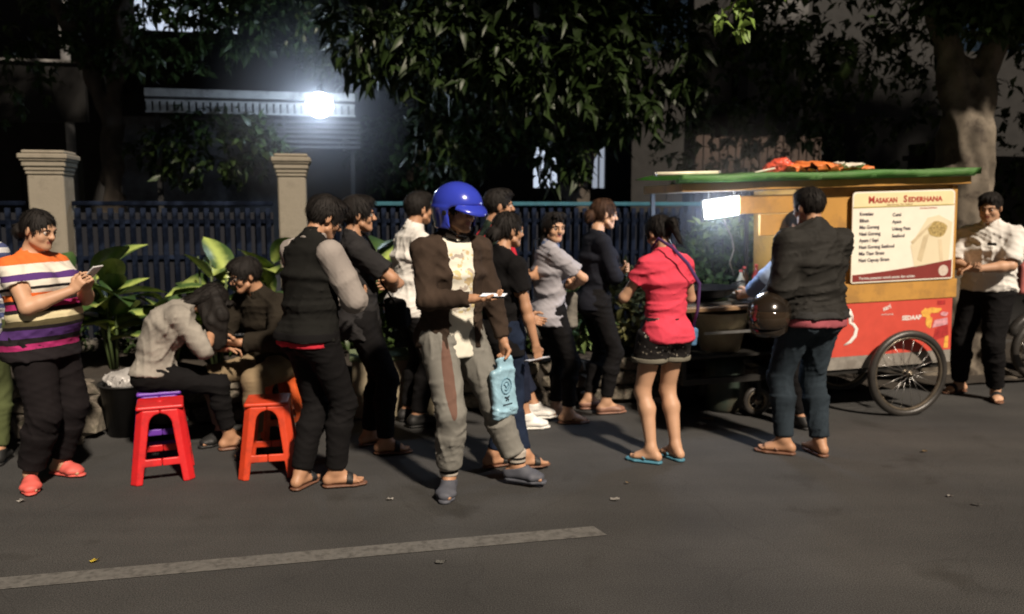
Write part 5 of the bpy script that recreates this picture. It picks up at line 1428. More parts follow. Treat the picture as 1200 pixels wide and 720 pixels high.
# bundle of tarpaulin and sticks on the roof
t = on_cart("folded_tarpaulin", "orange and white folded tarpaulin lying along the cart roof", "tarpaulin", -0.92, 0.25, 1.925)
g = SDF(0.009); g.cap((-0.42, 0, 0.02), (0.30, 0.02, 0.015), (0.14, 0.035), (0.10, 0.022), (0, 1, 0), k=0.04); g.cap((-0.30, -0.04, 0.035), (-0.05, 0, 0.03), (0.10, 0.03), (0.08, 0.03), (0, 1, 0), k=0.04)
mobj("sheet", g.mesh("sheet", folds(40, 0.010, 22)), M("orange_tarp", (0.72, 0.20, 0.05), rough=0.5, bump=0.4, bscale=40), t)
g = SDF(0.009); g.cap((0.0, -0.03, 0.040), (0.20, -0.03, 0.030), (0.10, 0.022), (0.08, 0.018), (0, 1, 0), k=0.04)
mobj("sheet", g.mesh("sheet", folds(41, 0.008, 30)), M("white_tarp", (0.72, 0.66, 0.55), rough=0.5, bump=0.4, bscale=40), t)
t = on_cart("plastic_bag", "crumpled red plastic bag on the cart roof at the end of the orange tarpaulin", "bag", -1.42, 0.20, 1.93)
g = SDF(0.008)
for (x, y, z, r_) in [(0, 0, 0.03, 0.055), (0.06, 0.02, 0.03, 0.05), (0.03, -0.01, 0.06, 0.042), (-0.05, 0.0, 0.02, 0.04), (0.09, 0, 0.02, 0.045), (0.02, 0.03, 0.07, 0.025)]: g.ell((x, y, z), (r_, r_, r_ * 0.85), k=0.02)
mobj("sheet", g.mesh("sheet", folds(43, 0.016, 60)), M("red_plastic", (0.75, 0.10, 0.05), rough=0.35, bump=0.3, bscale=40), t)
t = on_cart("tube_light", "white unlit tube sticking out past the left end of the cart roof", "tube", -2.36, -0.06, 1.925)
MB().cyl((-0.13, 0, 0.0), (0.34, 0, 0.0), 0.0135).build("tube", M("white_tube", (0.85, 0.82, 0.62), rough=0.4, bump=0), t, True)
MB().cyl((-0.15, 0, 0), (-0.13, 0, 0), 0.0145).build("end_cap", STEEL, t, True); MB().cyl((0.34, 0, 0), (0.36, 0, 0), 0.0145).build("end_cap", STEEL, t, True)
t = on_cart("stick", "short pale stick lying on the cart roof left of the crumpled red bag", "stick", -1.60, 0.0, 1.922)
MB().cyl((-0.10, 0, -0.002), (0.09, 0.06, 0.028), 0.007).build("stick", M("pale_stick", (0.7, 0.66, 0.55), rough=0.6), t, True)

# ------------------------------------------------------------------ plastic stools
_st = {}
def stool(x, y, rzz, col, label, H_=0.46):
    m = M("plastic_" + col[0], col[1], rough=0.42, var=0.08, bump=0.1, bscale=60, spec=0.5, stain=tuple(c_ * 0.45 + 0.01 for c_ in col[1]), stain_amt=0.5, stain_scale=9)
    if 'leg' not in _st:
        g = SDF(0.0055)
        def fn(X, Y, Z):
            hw = 0.128 + (0.45 - Z) * 0.115
            q = np.maximum(np.abs(X), np.abs(Y)) + 0 * Z
            cr = np.maximum(np.abs(X) + np.abs(Y) - (2 * hw - 0.035), q - hw)       # chamfered corner
            return np.abs(cr + 0.010) - 0.0085
        g._add(fn, V(-0.19, -0.19, 0.0), V(0.19, 0.19, 0.45), 0.004, 'add')
        g.plane((0, 0, 0.435), (0, 0, 1)); g.plane((0, 0, 0.002), (0, 0, -1)); g.plane((0.0004, 0, 0), (-1, 0, 0)); g.plane((0, 0.0004, 0), (0, -1, 0))
        for ax in ((1, 0, 0), (0, 1, 0)):
            a = V(*ax); s_ = V(ax[1], ax[0], 0)
            g.cap(V(0, 0, 0.35) - a * 0.3, V(0, 0, 0.35) + a * 0.3, 0.062, k=0.005, op='sub')
            def cut(z0, z1):
                def f2(X, Y, Z, ax=ax):
                    u = np.abs(X * ax[1] + Y * ax[0])
                    hw = 0.062 + (0.36 - Z) * 0.135
                    return np.maximum(np.maximum(u - hw, z0 - Z), Z - z1) + 0 * X + 0 * Y
                g._add(f2, V(-0.3, -0.3, z0 - 0.02), V(0.3, 0.3, z1 + 0.02), 0.006, 'sub')
            cut(0.150, 0.355); cut(-0.03, 0.105)
        _st['leg'] = g.mesh("leg")
        g = SDF(0.0065); g.box((0, 0, 0.447), (0.132, 0.132, 0.013), rnd=0.012); g.box((0, 0, 0.431), (0.124, 0.124, 0.012), rnd=0.01, op='sub', k=0.003)
        g.cap((0, 0, 0.40), (0, 0, 0.5), 0.018, op='sub', k=0.004)
        _st['seat'] = g.mesh("seat")
    r = thing("plastic_stool", label, "stool", (x, y, 0), R(rzz), "plastic stools by the planting")
    for q in range(4):
        me = _st['leg'] if False else _st['leg'].copy() if q == 0 else me
        if q == 0: me.materials.clear(); me.materials.append(m)
        mobj("leg", me, None, r, rot=(0, 0, q * PI / 2))
    me2 = _st['seat'].copy(); me2.materials.clear(); me2.materials.append(m); mobj("seat", me2, None, r)
    return r
RED_ = ("red", (0.62, 0.018, 0.022)); ORR = ("orange_red", (0.60, 0.055, 0.018)); ORG = ("orange", (0.80, 0.13, 0.03)); PUR = ("purple", (0.16, 0.05, 0.42))
stool(-2.13, 4.80, 22, RED_, "red plastic stool standing empty in front of the purple one")
stool(-2.29, 5.16, 22, PUR, "purple plastic stool under the hunched seated person", 0.46)
stool(-1.50, 4.88, 12, ORR, "orange red plastic stool empty beside the varsity jacket")
stool(-1.70, 5.70, 35, ORG, "orange plastic stool under the seated person in glasses")

# bin by the planting
t = thing("litter_bin", "black bucket stuffed with a white plastic bag beside the stone wall", "bin", (-2.78, 5.72, 0))
MB().lathe([(0.0, 0.0), (0.13, 0.0), (0.17, 0.36), (0.185, 0.365), (0.185, 0.38), (0.165, 0.375), (0.12, 0.02), (0.0, 0.015)], n=28).build("pail", M("black_plastic", (0.018, 0.018, 0.018), rough=0.45), t, True)
t = thing("plastic_bag", "crumpled white plastic bag in the mouth of the black bucket", "bag", (-2.78, 5.70, 0.37))
g = SDF(0.008)
for (x, y, z, r_) in [(0, 0, 0.0, 0.10), (0.07, -0.02, 0.03, 0.065), (-0.07, 0.0, 0.03, 0.06), (0.02, 0.03, 0.07, 0.05), (-0.03, -0.05, 0.05, 0.05)]: g.ell((x, y, z), (r_, r_, r_ * 0.75), k=0.03)
mobj("sheet", g.mesh("sheet", folds(47, 0.014, 50)), M("white_plastic", (0.34, 0.33, 0.32), rough=0.35, var=0.2, bump=0.3, bscale=40), t)

# loose stones at the foot of the wall
for k, (x, y, w_, h, lb) in enumerate([(-3.05, 5.60, 0.34, 0.34, "biggest loose grey rock leaning on the planting wall behind the striped top"), (-3.35, 5.55, 0.30, 0.22, "grey rock left of the black bucket, half behind the striped top"),
                                      (-2.62, 5.95, 0.26, 0.24, "grey rock tucked behind the black bucket"), (-3.0, 5.42, 0.16, 0.09, "small pale flat rock at the road edge by the black bucket"),
                                      (1.15, 6.50, 0.30, 0.10, "flat pale rock at the foot of the wall by the black clothed person"), (1.28, 6.62, 0.22, 0.16, "dark rock at the foot of the wall behind the coral t-shirt")]):
    t = mobj("rock", (stm2 if k % 2 == 0 or k == 3 else stm)[k % 5], None, loc=(x, y, h * 0.42), rot=(0.1 * k, 0.05, 0.7 * k), scale=(w_, w_ * 0.8, h))
    tag(t, lb, "rock")

# ------------------------------------------------------------------ parked motorcycle at the right edge
mc = thing("motorcycle", "parked motorcycle with a faded red rear box at the right edge, behind the white shirt", "motorcycle", (4.98, 7.55, 0), R(8))
wheel(mc, 0.0, 0, 0.295, 0.295, 20, rad_t=0.04); wheel(mc, 1.24, 0, 0.295, 0.295, 20, rad_t=0.04)
BKP = M("bike_paint", (0.03, 0.028, 0.026), rough=0.3, coat=0.6, bump=0)
g = SDF(0.012); g.cap((0.10, 0, 0.64), (0.55, 0, 0.58), (0.09, 0.07), (0.10, 0.08), (0, 1, 0), k=0.05); g.cap((0.55, 0, 0.56), (0.80, 0, 0.50), (0.09, 0.10), (0.06, 0.06), (0, 1, 0), k=0.05); g.cap((0.86, 0, 0.50), (0.95, 0, 0.88), (0.14, 0.05), (0.10, 0.05), (0, 1, 0), k=0.04)
mobj("body_panels", g.mesh("body_panels"), BKP, mc)
g = SDF(0.012); g.cap((-0.12, 0, 0.745), (0.52, 0, 0.70), (0.10, 0.045), (0.115, 0.05), (0, 1, 0), k=0.03); mobj("seat", g.mesh("seat"), M("seat_vinyl", (0.015, 0.015, 0.015), rough=0.5), mc)
g = SDF(0.010); g.box((0.42, 0, 0.36), (0.14, 0.10, 0.10), rnd=0.03); g.cap((0.42, 0, 0.38), (0.62, 0, 0.46), 0.055, k=0.03)
mobj("engine", g.mesh("engine"), M("engine_metal", (0.22, 0.21, 0.20), rough=0.4, metal=0.8), mc)
for (x0_, c) in ((0.0, 0.345), (1.24, 0.345)):
    MB().tube([(x0_ + c * math.cos(a), 0, 0.295 + c * math.sin(a)) for a in np.linspace(0.35, 2.7, 14)], 0.062, 8, flat=0.15, up=(0, 1, 0)).build("mudguard", BKP, mc, True) if False else \
    MB().tube([(x0_ + c * math.cos(a), 0, 0.295 + c * math.sin(a)) for a in np.linspace(0.35, 2.7, 14)], 0.05, 8).build("mudguard", BKP, mc, True)
for sg in (1, -1):
    MB().cyl((1.24, sg * 0.07, 0.295), (0.98, sg * 0.07, 0.92), 0.018).build("fork_leg", STEEL, mc, True)
    MB().cyl((0.0, sg * 0.10, 0.295), (0.06, sg * 0.11, 0.62), 0.022).build("shock_absorber", STEEL, mc, True)
    MB().tube([(0.93, 0, 0.98), (0.90, sg * 0.15, 1.03), (0.84, sg * 0.33, 1.02)], 0.014).build("handlebar", DKM, mc, True)
    MB().tube([(0.90, sg * 0.22, 1.03), (0.93, sg * 0.27, 1.18)], 0.006).box((0.93, sg * 0.28, 1.21), (0.02, 0.11, 0.07), bevel=0.008).build("mirror", DKM, mc)
MB().tube([(0.40, -0.12, 0.22), (0.1, -0.14, 0.24), (-0.30, -0.15, 0.33)], [0.02, 0.035, 0.042], 12).build("exhaust", STEEL, mc, True)
MB().lathe([(0.0, 0.0), (0.07, 0.01), (0.085, 0.03), (0.085, 0.05), (0.0, 0.07)], (1.0, 0, 0.86), 18, 'X').build("headlight", M("lens", (0.4, 0.4, 0.4), rough=0.1, bump=0), mc, True)
g = SDF(0.010); g.box((-0.20, 0, 0.98), (0.20, 0.19, 0.14), rnd=0.03); mobj("rear_box", g.mesh("rear_box"), M("faded_red_box", (0.38, 0.11, 0.10), rough=0.5, var=0.2), mc)
for x in (-0.32, -0.20, -0.08): MB().box((x, -0.194, 0.98), (0.035, 0.006, 0.22), bevel=0.002).build("box_rib", M("box_rib", (0.26, 0.09, 0.08), rough=0.5), mc)
MB().tube([(0.35, 0.08, 0.30), (0.30, 0.22, 0.10), (0.30, 0.28, 0.0)], 0.012).build("kickstand", DKM, mc, True)

# ------------------------------------------------------------------ litter on the road
PAPER = M("paper", (0.45, 0.43, 0.40), rough=0.8); LEAFY = M("dry_leaf_yellow", (0.65, 0.50, 0.06), rough=0.8); LEAFB = M("dry_leaf_brown", (0.24, 0.17, 0.09), rough=0.8)
def scrap(x, y, size, m, name, label, cat, seed):
    r = random.Random(seed); bm = bmesh.new(); n = 8; c = bm.verts.new((0, 0, 0.008)); ring = []
    for i in range(n):
        a = 2 * PI * i / n; q = size * r.uniform(0.55, 1.1); ring.append(bm.verts.new((q * math.cos(a) * 1.5, q * math.sin(a) * 0.8, 0.002 + r.uniform(0, 0.014))))
    for i in range(n): bm.faces.new((c, ring[i], ring[(i + 1) % n]))
    bmesh.ops.solidify(bm, geom=bm.faces[:], thickness=0.0012)
    me = bpy.data.meshes.new(name); bm.to_mesh(me); bm.free()
    tag(mobj(name, me, m, loc=(x, y, 0.005), rot=(0, 0, r.uniform(-.6, .6))), label, cat)
scrap(-2.72, 4.33, 0.022, PAPER, "paper_scrap", "white scrap of paper on the road just below the coral slippers", "litter", 1)
scrap(-1.92, 3.56, 0.017, LEAFY, "fallen_leaf", "small yellow leaf on the road left of the painted line's middle", "leaf", 2)
scrap(-0.68, 4.36, 0.018, PAPER, "paper_scrap", "white scrap of paper on the road between the varsity jacket and the blue helmet", "litter", 3)
scrap(-0.32, 3.55, 0.022, M("grey_scrap", (0.16, 0.16, 0.15), rough=0.8), "paper_scrap", "grey scrap on the road below the painted line", "litter", 4)
scrap(0.575, 4.35, 0.020, PAPER, "paper_scrap", "white scrap of paper on the road below the coral t-shirt", "litter", 5)
scrap(0.68, 4.62, 0.012, LEAFB, "fallen_leaf", "tiny brown leaf on the road nearest the feet of the coral t-shirt", "leaf", 6)
scrap(2.47, 4.41, 0.020, PAPER, "paper_scrap", "pale scrap on the road below the cart wheel", "litter", 7)
scrap(2.55, 4.27, 0.022, M("grey_scrap", (0, 0, 0)), "paper_scrap", "grey scrap on the road farthest to the right", "litter", 8)
scrap(1.50, 6.10, 0.05, LEAFB, "fallen_leaf", "dry brown leaf on the road in front of the small cart wheel", "leaf", 9)
scrap(1.42, 5.95, 0.035, PAPER, "paper_scrap", "crumpled pale scrap on the road between the coral t-shirt and the small cart wheel", "litter", 10)
scrap(2.75, 5.25, 0.020, LEAFB, "fallen_leaf", "small brown leaf on the road below the big cart wheel", "leaf", 11)

def band_mat(name, bands, z0, z1, tilt=0.0, wob=0.006):
    m = M(name, (0.5, 0.5, 0.5), rough=0.9, bump=0.4, bscale=380, spec=0.2)
    nt = m.node_tree; n = nt.nodes; l = nt.links
    p = n["Principled BSDF"]
    tc = n.new("ShaderNodeTexCoord"); sx = n.new("ShaderNodeSeparateXYZ"); l.new(tc.outputs["Object"], sx.inputs[0])
    nz = n.new("ShaderNodeTexNoise"); nz.inputs["Scale"].default_value = 5; l.new(tc.outputs["Object"], nz.inputs["Vector"])
    def math_(op, a, b):
        q = n.new("ShaderNodeMath"); q.operation = op
        for k, v in enumerate((a, b)):
            if isinstance(v, (int, float)): q.inputs[k].default_value = v
            else: l.new(v, q.inputs[k])
        return q.outputs[0]
    z = math_('ADD', sx.outputs[2], math_('MULTIPLY', sx.outputs[1], -tilt))
    z = math_('ADD', z, math_('MULTIPLY', math_('SUBTRACT', nz.outputs["Fac"], 0.5), wob * 4))
    t = math_('DIVIDE', math_('SUBTRACT', z, z0), z1 - z0)
    cr = n.new("ShaderNodeValToRGB"); cr.color_ramp.interpolation = 'CONSTANT'
    l.new(t, cr.inputs[0]); el = cr.color_ramp.elements
    el[0].position = 0; el[0].color = (*bands[0][1], 1)
    el[1].position = bands[1][0]; el[1].color = (*bands[1][1], 1)
    for pos, c in bands[2:]:
        e = el.new(pos); e.color = (*c, 1)
    l.new(cr.outputs[0], p.inputs["Base Color"])
    return m

def print_mat(name, base, cols, c, half, scale=9.0, thr=0.55, axis_front=True, wave=False):
    """cloth with a blotchy printed motif on the front, inside the ellipse c +- half (object x,z)"""
    m = M(name, base, rough=0.9, var=0.04, bump=0.35, bscale=420, spec=0.2)
    nt = m.node_tree; n = nt.nodes; l = nt.links; p = n["Principled BSDF"]
    src = p.inputs["Base Color"].links[0].from_socket
    tc = n.new("ShaderNodeTexCoord")
    mp = n.new("ShaderNodeMapping"); mp.inputs["Location"].default_value = (-c[0] / half[0], 0, -c[1] / half[1])
    mp.inputs["Scale"].default_value = (1 / half[0], 0.0, 1 / half[1])
    l.new(tc.outputs["Object"], mp.inputs[0])
    gr = n.new("ShaderNodeTexGradient"); gr.gradient_type = 'SPHERICAL'; l.new(mp.outputs[0], gr.inputs[0])
    for i, col in enumerate(cols):
        nz = n.new("ShaderNodeTexNoise"); nz.inputs["Scale"].default_value = scale * (1 + 0.35 * i); nz.inputs["Detail"].default_value = 2
        ad = n.new("ShaderNodeVectorMath"); ad.inputs[1].default_value = (3.7 * i, 1.3 * i, 7.1 * i)
        l.new(tc.outputs["Object"], ad.inputs[0]); l.new(ad.outputs[0], nz.inputs["Vector"])
        mu = n.new("ShaderNodeMath"); mu.operation = 'MULTIPLY'; l.new(nz.outputs["Fac"], mu.inputs[0])
        s2 = n.new("ShaderNodeMath"); s2.operation = 'GREATER_THAN'; s2.inputs[1].default_value = 0.12
        l.new(gr.outputs["Fac"], s2.inputs[0]); l.new(s2.outputs[0], mu.inputs[1])
        gt = n.new("ShaderNodeMath"); gt.operation = 'GREATER_THAN'; gt.inputs[1].default_value = thr; l.new(mu.outputs[0], gt.inputs[0])
        mx = n.new("ShaderNodeMixRGB"); l.new(gt.outputs[0], mx.inputs[0]); l.new(src, mx.inputs[1]); mx.inputs[2].default_value = (*col, 1)
        src = mx.outputs[0]
    l.new(src, p.inputs["Base Color"])
    return m

def phone(p, pt, d, n, label, size=(0.072, 0.148, 0.008), mat=None, glow=None):
    """a phone lying at local point pt of person p, long side along d, screen facing n"""
    Rw = rz(p.yaw); d = nrm(np.asarray(d, float)); n = np.asarray(n, float); n = nrm(n - d * np.dot(n, d)); x = np.cross(d, n)
    A = np.stack([Rw @ x, Rw @ d, Rw @ n], 1)
    root = thing("phone", label, "phone")
    wl = p.w(pt)
    m = Matrix(A.tolist()).to_4x4(); m.translation = Vector(wl)
    root.matrix_world = m
    MB().box((0, 0, 0), size, bevel=0.0025).build("case", mat or PHONEB, root)
    MB().box((0, 0, size[2] / 2 + 0.0004), (size[0] * 0.9, size[1] * 0.9, 0.0006)).build("screen", glow or EM("screen_glow", (0.75, 0.85, 1.0), 0.35), root)
    return root

def strap(p, pts, w, mat, root, name="strap", th=0.25):
    MB().tube([Vector(q) for q in pts], w, 8, flat=th).build(name, mat, root, True)

def worn(p, name, label, cat):
    """a bag or the like that travels with person p but is a thing of its own; built in the person's frame"""
    return thing(name, label, cat, (p.loc[0], p.loc[1], 0), p.yaw)

# ------------------------------------------------------------------ the queue, from left to right
# P1: mostly outside the frame
p = Person("person at the left edge in a blue and white striped shirt and olive trousers", (-3.36, 4.98), 20, H=1.66,
           hands=((0.245, 0.07, 0.84), (-0.24, 0.10, 0.84)), hair='short', hyaw=20, seed=1)
p.top("striped_shirt", band_mat("blue_white_stripes", [(i / 24.0, (0.55, 0.55, 0.55) if i % 2 else (0.06, 0.075, 0.17)) for i in range(24)], 0.75, 1.50), 0.018, hem=0.16, sleeve=1.75, seed=1)
p.trousers("trousers", cloth("olive_cloth", (0.07, 0.085, 0.035)), 0.016)
p.footwear('shoe', BLACKR)

# P2: woman in the multicoloured striped top
O_, W_, P_, B_, MG, CR_, OL = (0.72, 0.16, 0.035), (0.70, 0.66, 0.58), (0.085, 0.035, 0.17), (0.015, 0.012, 0.014), (0.36, 0.025, 0.13), (0.66, 0.58, 0.36), (0.10, 0.085, 0.045)
bands = [(0.0, B_), (0.045, MG), (0.10, B_), (0.155, P_), (0.235, B_), (0.27, OL), (0.325, CR_), (0.395, B_), (0.435, MG), (0.49, B_), (0.525, O_), (0.585, W_),
         (0.62, B_), (0.645, W_), (0.70, P_), (0.765, W_), (0.86, O_)]
p = Person("person in a multicoloured striped top looking down at a phone before the left gate pillar", (-2.72, 4.64), -104, H=1.60, fat=1.30, fem=True,
           hands=((0.05, 0.29, 1.235), (-0.035, 0.31, 1.245)), elbh=((0.9, -0.3, -1), (-0.9, -0.3, -1)), handd=((-0.12, 0.5, 0.55), (0.15, 0.5, 0.55)),
           handn=((-0.7, 0.25, 0.3), (0.7, 0.25, 0.3)), curl=(0.75, 0.75), hpitch=14, lean=-3, hair='lowbun', skin=SKIN_L, seed=2,
           worldfeet=((-2.80, 4.56, -150), (-2.76, 4.80, -105)))
p.top("striped_top", band_mat("multicolour_stripes", bands, 0.80, 1.385, tilt=0.10), 0.016, hem=0.13, sleeve=0.50, neck=0.075, seed=2, flare=0.02, arm_loose=0.018)
p.trousers("trousers", cloth("black_flare", (0.011, 0.009, 0.010)), 0.026, length=1.88)
p.footwear('slipper', CORALR, CORALR)
phone(p, p.wri[0] + p.hd[0] * 0.10 + V(-0.045, 0.01, 0.015), (0.1, 0.75, 0.6), (0, -0.6, 0.75), "pale phone held up in both hands by the person in the multicoloured striped top", mat=M("phone_white", (0.7, 0.7, 0.7), rough=0.3, bump=0))
STRIPED = p

# P3: seated girl, head on her hand
p = Person("person with long black hair in an oatmeal fleece, hunched on the purple stool", (-2.30, 5.15), -70, H=1.58, fem=True, pelz=0.60,
           lean=0, hunch=52, hpitch=66, feet=((-0.03, 0.46), (-0.22, 0.44)), footyaw=(10, 25), kneeh=((0.1, 1, 1.3), (-0.1, 1, 1.3)), footz=(0.0, 0.0),
           hands=((0.02, 0.40, 0.93), (-0.04, 0.46, 0.74)), elbh=((0.5, 0.4, -1), (-0.6, 0, -1)), handd=((-0.35, 0.1, 0.8), (0.2, 0.9, -0.1)),
           handn=((-0.8, -0.3, 0), (0.3, -0.2, -0.9)), curl=(0.6, 0.5), hair='long', seed=3)
p.top("fleece_hoodie", HOODC, 0.022, hem=0.03, sleeve=1.85, neck=0.06, amp=0.008, seed=3, gather=True)
p.trousers("trousers", BLACKC, 0.010, length=1.80, seed=3)
p.footwear('thong', LEATHER, LEATHER)
hc = p.Hc
p.extra_hair([(hc + V(0.05, 0.02, 0.05), hc + V(0.085, 0.055, -0.09), 0.045, 0.05), (hc + V(0.085, 0.055, -0.09), hc + V(0.085, 0.06, -0.27), 0.05, 0.03),
              (hc + V(0.0, -0.05, 0.03), hc + V(0.075, 0.0, -0.13), 0.06, 0.05), (hc + V(0.075, 0.0, -0.13), hc + V(0.09, 0.03, -0.30), 0.05, 0.022),
              (hc + V(-0.05, 0.02, 0.05), hc + V(-0.075, 0.045, -0.22), 0.045, 0.03)])
GIRL = p

# P4: seated man with glasses
p = Person("person in glasses, dark jacket and khaki trousers seated on the orange stool", (-1.70, 5.68), 150, H=1.68, pelz=0.555,
           lean=9, hunch=10, hpitch=17, hyaw=-24, feet=((0.16, 0.34), (-0.22, 0.40)), footyaw=(-10, 10), kneeh=((0.2, 1, 1.2), (-0.35, 1, 1.2)),
           hands=((0.05, 0.38, 0.75), (-0.08, 0.37, 0.74)), elbh=((0.9, -0.2, -0.6), (-0.9, -0.2, -0.6)), handd=((-0.4, 0.8, 0.1), (0.4, 0.8, 0.1)),
           handn=((-0.4, -0.2, 0.7), (0.4, -0.2, 0.7)), curl=(0.5, 0.6), hair='thick', seed=4)
p.top("jacket", cloth("black_jacket", (0.022, 0.018, 0.013)), 0.024, hem=0.04, sleeve=1.86, collar=cloth("black_jacket", (0, 0, 0)), seed=4, amp=0.007)
p.trousers("trousers", KHAKI, 0.014, length=1.85, seed=4)
p.footwear('shoe', BLACKR)
b = MB()
for sg in (1, -1):
    c = [p.headp((sg * 0.033 + 0.024 * math.cos(t), 0.101 - 0.010 * abs(math.cos(t)) * 0, -0.001 + 0.018 * math.sin(t))) for t in np.linspace(0, 2 * PI, 17)[:-1]]
    b.tube(c, 0.0026, 6, closed=True)
    b.tube([p.headp((sg * 0.057, 0.099, 0.004)), p.headp((sg * 0.074, 0.08, 0.006)), p.headp((sg * 0.080, 0.0, 0.004))], 0.0024, 6)
b.tube([p.headp((-0.010, 0.103, 0.003)), p.headp((0.010, 0.103, 0.003))], 0.0025, 6)
b.build("glasses", PHONEB, p.root, True)
phone(p, (0.0, 0.46, 0.765), (0.5, 0.8, 0.1), (0.1, -0.5, 0.9), "phone with a blue case in the hands of the seated person in glasses", mat=M("blue_case", (0.08, 0.09, 0.45), rough=0.4))
SEATED = p

# P5: varsity jacket, from behind
p = Person("person seen from behind in a black varsity jacket with grey sleeves", (-1.14, 4.55), -42, H=1.69, fat=0.98, lean=0, hunch=6, hpitch=28, hyaw=-14,
           worldfeet=((-1.03, 4.58, -75), (-1.23, 4.56, -20)), hands=((0.06, 0.28, 1.06), (-0.06, 0.30, 1.08)), elbh=((1, -0.35, -0.5), (-1, -0.3, -0.5)),
           handd=((-0.5, 0.7, 0.2), (0.5, 0.7, 0.2)), handn=((-0.5, 0, 0.6), (0.5, 0, 0.6)), curl=(0.6, 0.6), hair='thick', seed=5)
p.top("varsity_jacket", cloth("varsity_black", (0.012, 0.012, 0.011)), 0.032, hem=0.05, sleeve=1.85, sleevemat=SLEEVEG, collar=SLEEVEG, ribbed=BLACKC, amp=0.006, seed=5, arm_loose=0.020)
p.top("red_shirt", REDC, 0.018, hem=0.085, sleeve=None, seed=6)
p.trousers("trousers", BLACKC, 0.018, seed=5)
p.footwear('sandal', BLACKR, LEATHER)

# P6: charcoal tee, arms folded
p = Person("person in a charcoal t-shirt with folded arms, in profile behind the varsity jacket", (-1.00, 5.28), -72, H=1.68, fat=0.97, lean=-4, hyaw=-4, hpitch=2,
           worldfeet=((-0.84, 5.22, -80), (-0.98, 5.42, -60)), hands=((-0.02, 0.235, 1.10), (0.03, 0.27, 1.14)), elbh=((1, 0.9, -0.6), (-1, 0.9, -0.6)),
           handd=((-0.9, -0.35, 0.15), (0.9, -0.5, 0.1)), handn=((0, -0.9, 0), (0, -0.9, 0)), curl=(0.4, 0.4), hair='thick', seed=6)
p.top("t_shirt", DARKC, 0.020, hem=0.15, sleeve=0.78, seed=7, amp=0.006, flare=0.01)
p.trousers("trousers", BLACKC, 0.016, seed=6)
p.footwear('sandal', BLACKR, LEATHER)
TEE = p
bag = worn(p, "shoulder_bag", "black nylon shoulder bag on the hip of the person in the charcoal t-shirt", "bag")
g = SDF(0.008); g.box((0.04, 0.235, 0.93), (0.11, 0.045, 0.10), rz(0.2) @ rx(0.1), rnd=0.03); g.box((0.04, 0.29, 0.915), (0.08, 0.02, 0.06), rz(0.2) @ rx(0.1), rnd=0.018, k=0.01)
mobj("bag_body", g.mesh("bag_body", folds(3, 0.003)), BLACKC, bag)
strap(p, [(0.13, 0.22, 0.99), (0.16, 0.12, 1.15), (0.13, 0.09, 1.35), (0.06, 0.04, 1.455), (0, -0.02, 1.47), (-0.10, -0.12, 1.35), (-0.15, -0.14, 1.1), (-0.15, 0.05, 0.99), (-0.06, 0.20, 0.97)], 0.016, BLACKC, bag)
MB().box((0.06, 0.315, 0.93), (0.03, 0.004, 0.02), bevel=0.001).build("buckle", STEEL, bag)

# P7: white shirt behind the blue helmet
p = Person("person in a white shirt and dark trousers half hidden behind the blue helmet", (-0.75, 5.98), -62, H=1.72, fat=1.05, hyaw=10, hair='short', seed=7,
           hands=((0.10, 0.28, 1.08), (-0.10, 0.28, 1.08)), curl=(0.5, 0.5), lean=3)
p.top("white_shirt", WHITEC, 0.022, hem=0.12, sleeve=0.9, collar=WHITEC, seed=8, amp=0.007)
p.trousers("trousers", BLACKC, 0.018, seed=7)
p.footwear('shoe', BLACKR)

# P8: blue helmet man
p = Person("person in an open brown jacket and printed white t-shirt wearing the blue helmet", (-0.34, 4.54), 212, fat=0.95, H=1.71, lean=2, twist=0, hyaw=16, hpitch=6,
           worldfeet=((-0.36, 4.47, 175), (0.035, 4.63, 250)), hands=((0.02, 0.30, 1.135), (-0.275, 0.12, 0.83)), elbh=((1, -0.6, -0.3), (-0.7, -0.8, -0.2)),
           handd=((-0.75, 0.55, 0.02), (-0.05, 0.1, -1)), handn=((0.1, 0.1, 1), (1, 0.2, 0)), curl=(0.35, 1.15), hair='short', skin=SKIN, seed=8)
p.top("t_shirt", print_mat("printed_white", (0.78, 0.75, 0.64), [(0.60, 0.47, 0.27), (0.45, 0.39, 0.33), (0.62, 0.52, 0.28)], (0.0, 1.22), (0.15, 0.20), scale=15, thr=0.59), 0.020, hem=0.155, sleeve=0.5, neck=0.06, seed=9, arm_loose=0.006)
p.top("jacket", BROWNC, 0.036, hem=0.10, sleeve=1.88, open_front=0.100, collar=cloth("collar_dark", (0.03, 0.025, 0.022)), seed=10, amp=0.007, arm_loose=0.020, gather=True, ribbed=None)
p.trousers("sweatpants", print_mat("grey_patched_sweat", (0.20, 0.195, 0.175), [(0.15, 0.085, 0.065)], (0.105, 0.70), (0.035, 0.26), scale=5, thr=0.30), 0.026, length=1.80, seed=8, amp=0.007)
g = SDF(0.008)
for i in (0, 1):
    c = p.ank[i] + V(0, 0, 0.055); gg = SDF(0.007); gg.cap(c - V(0, 0, 0.035), c + V(0, 0, 0.035), 0.052, 0.056, ez=0.01)
    mobj("cuff", gg.mesh("cuff", folds(i, 0.002, 50)), band_mat("ribbed_cuff", [(k / 6.0, (0.012, 0.012, 0.012) if k % 2 == 0 else (0.42, 0.38, 0.33)) for k in range(6)], 0.10, 0.19, wob=0.0), p.root)
p.footwear('clog', SLATE, SLATE)
HELM = p
phone(p, p.wri[0] + p.hd[0] * 0.10 + p.hn[0] * 0.016, p.hd[0] * 1.0 + V(0, 0.25, 0), (0.1, 0.1, 1), "phone lying flat in a hand of the person in the blue helmet", size=(0.074, 0.150, 0.009))

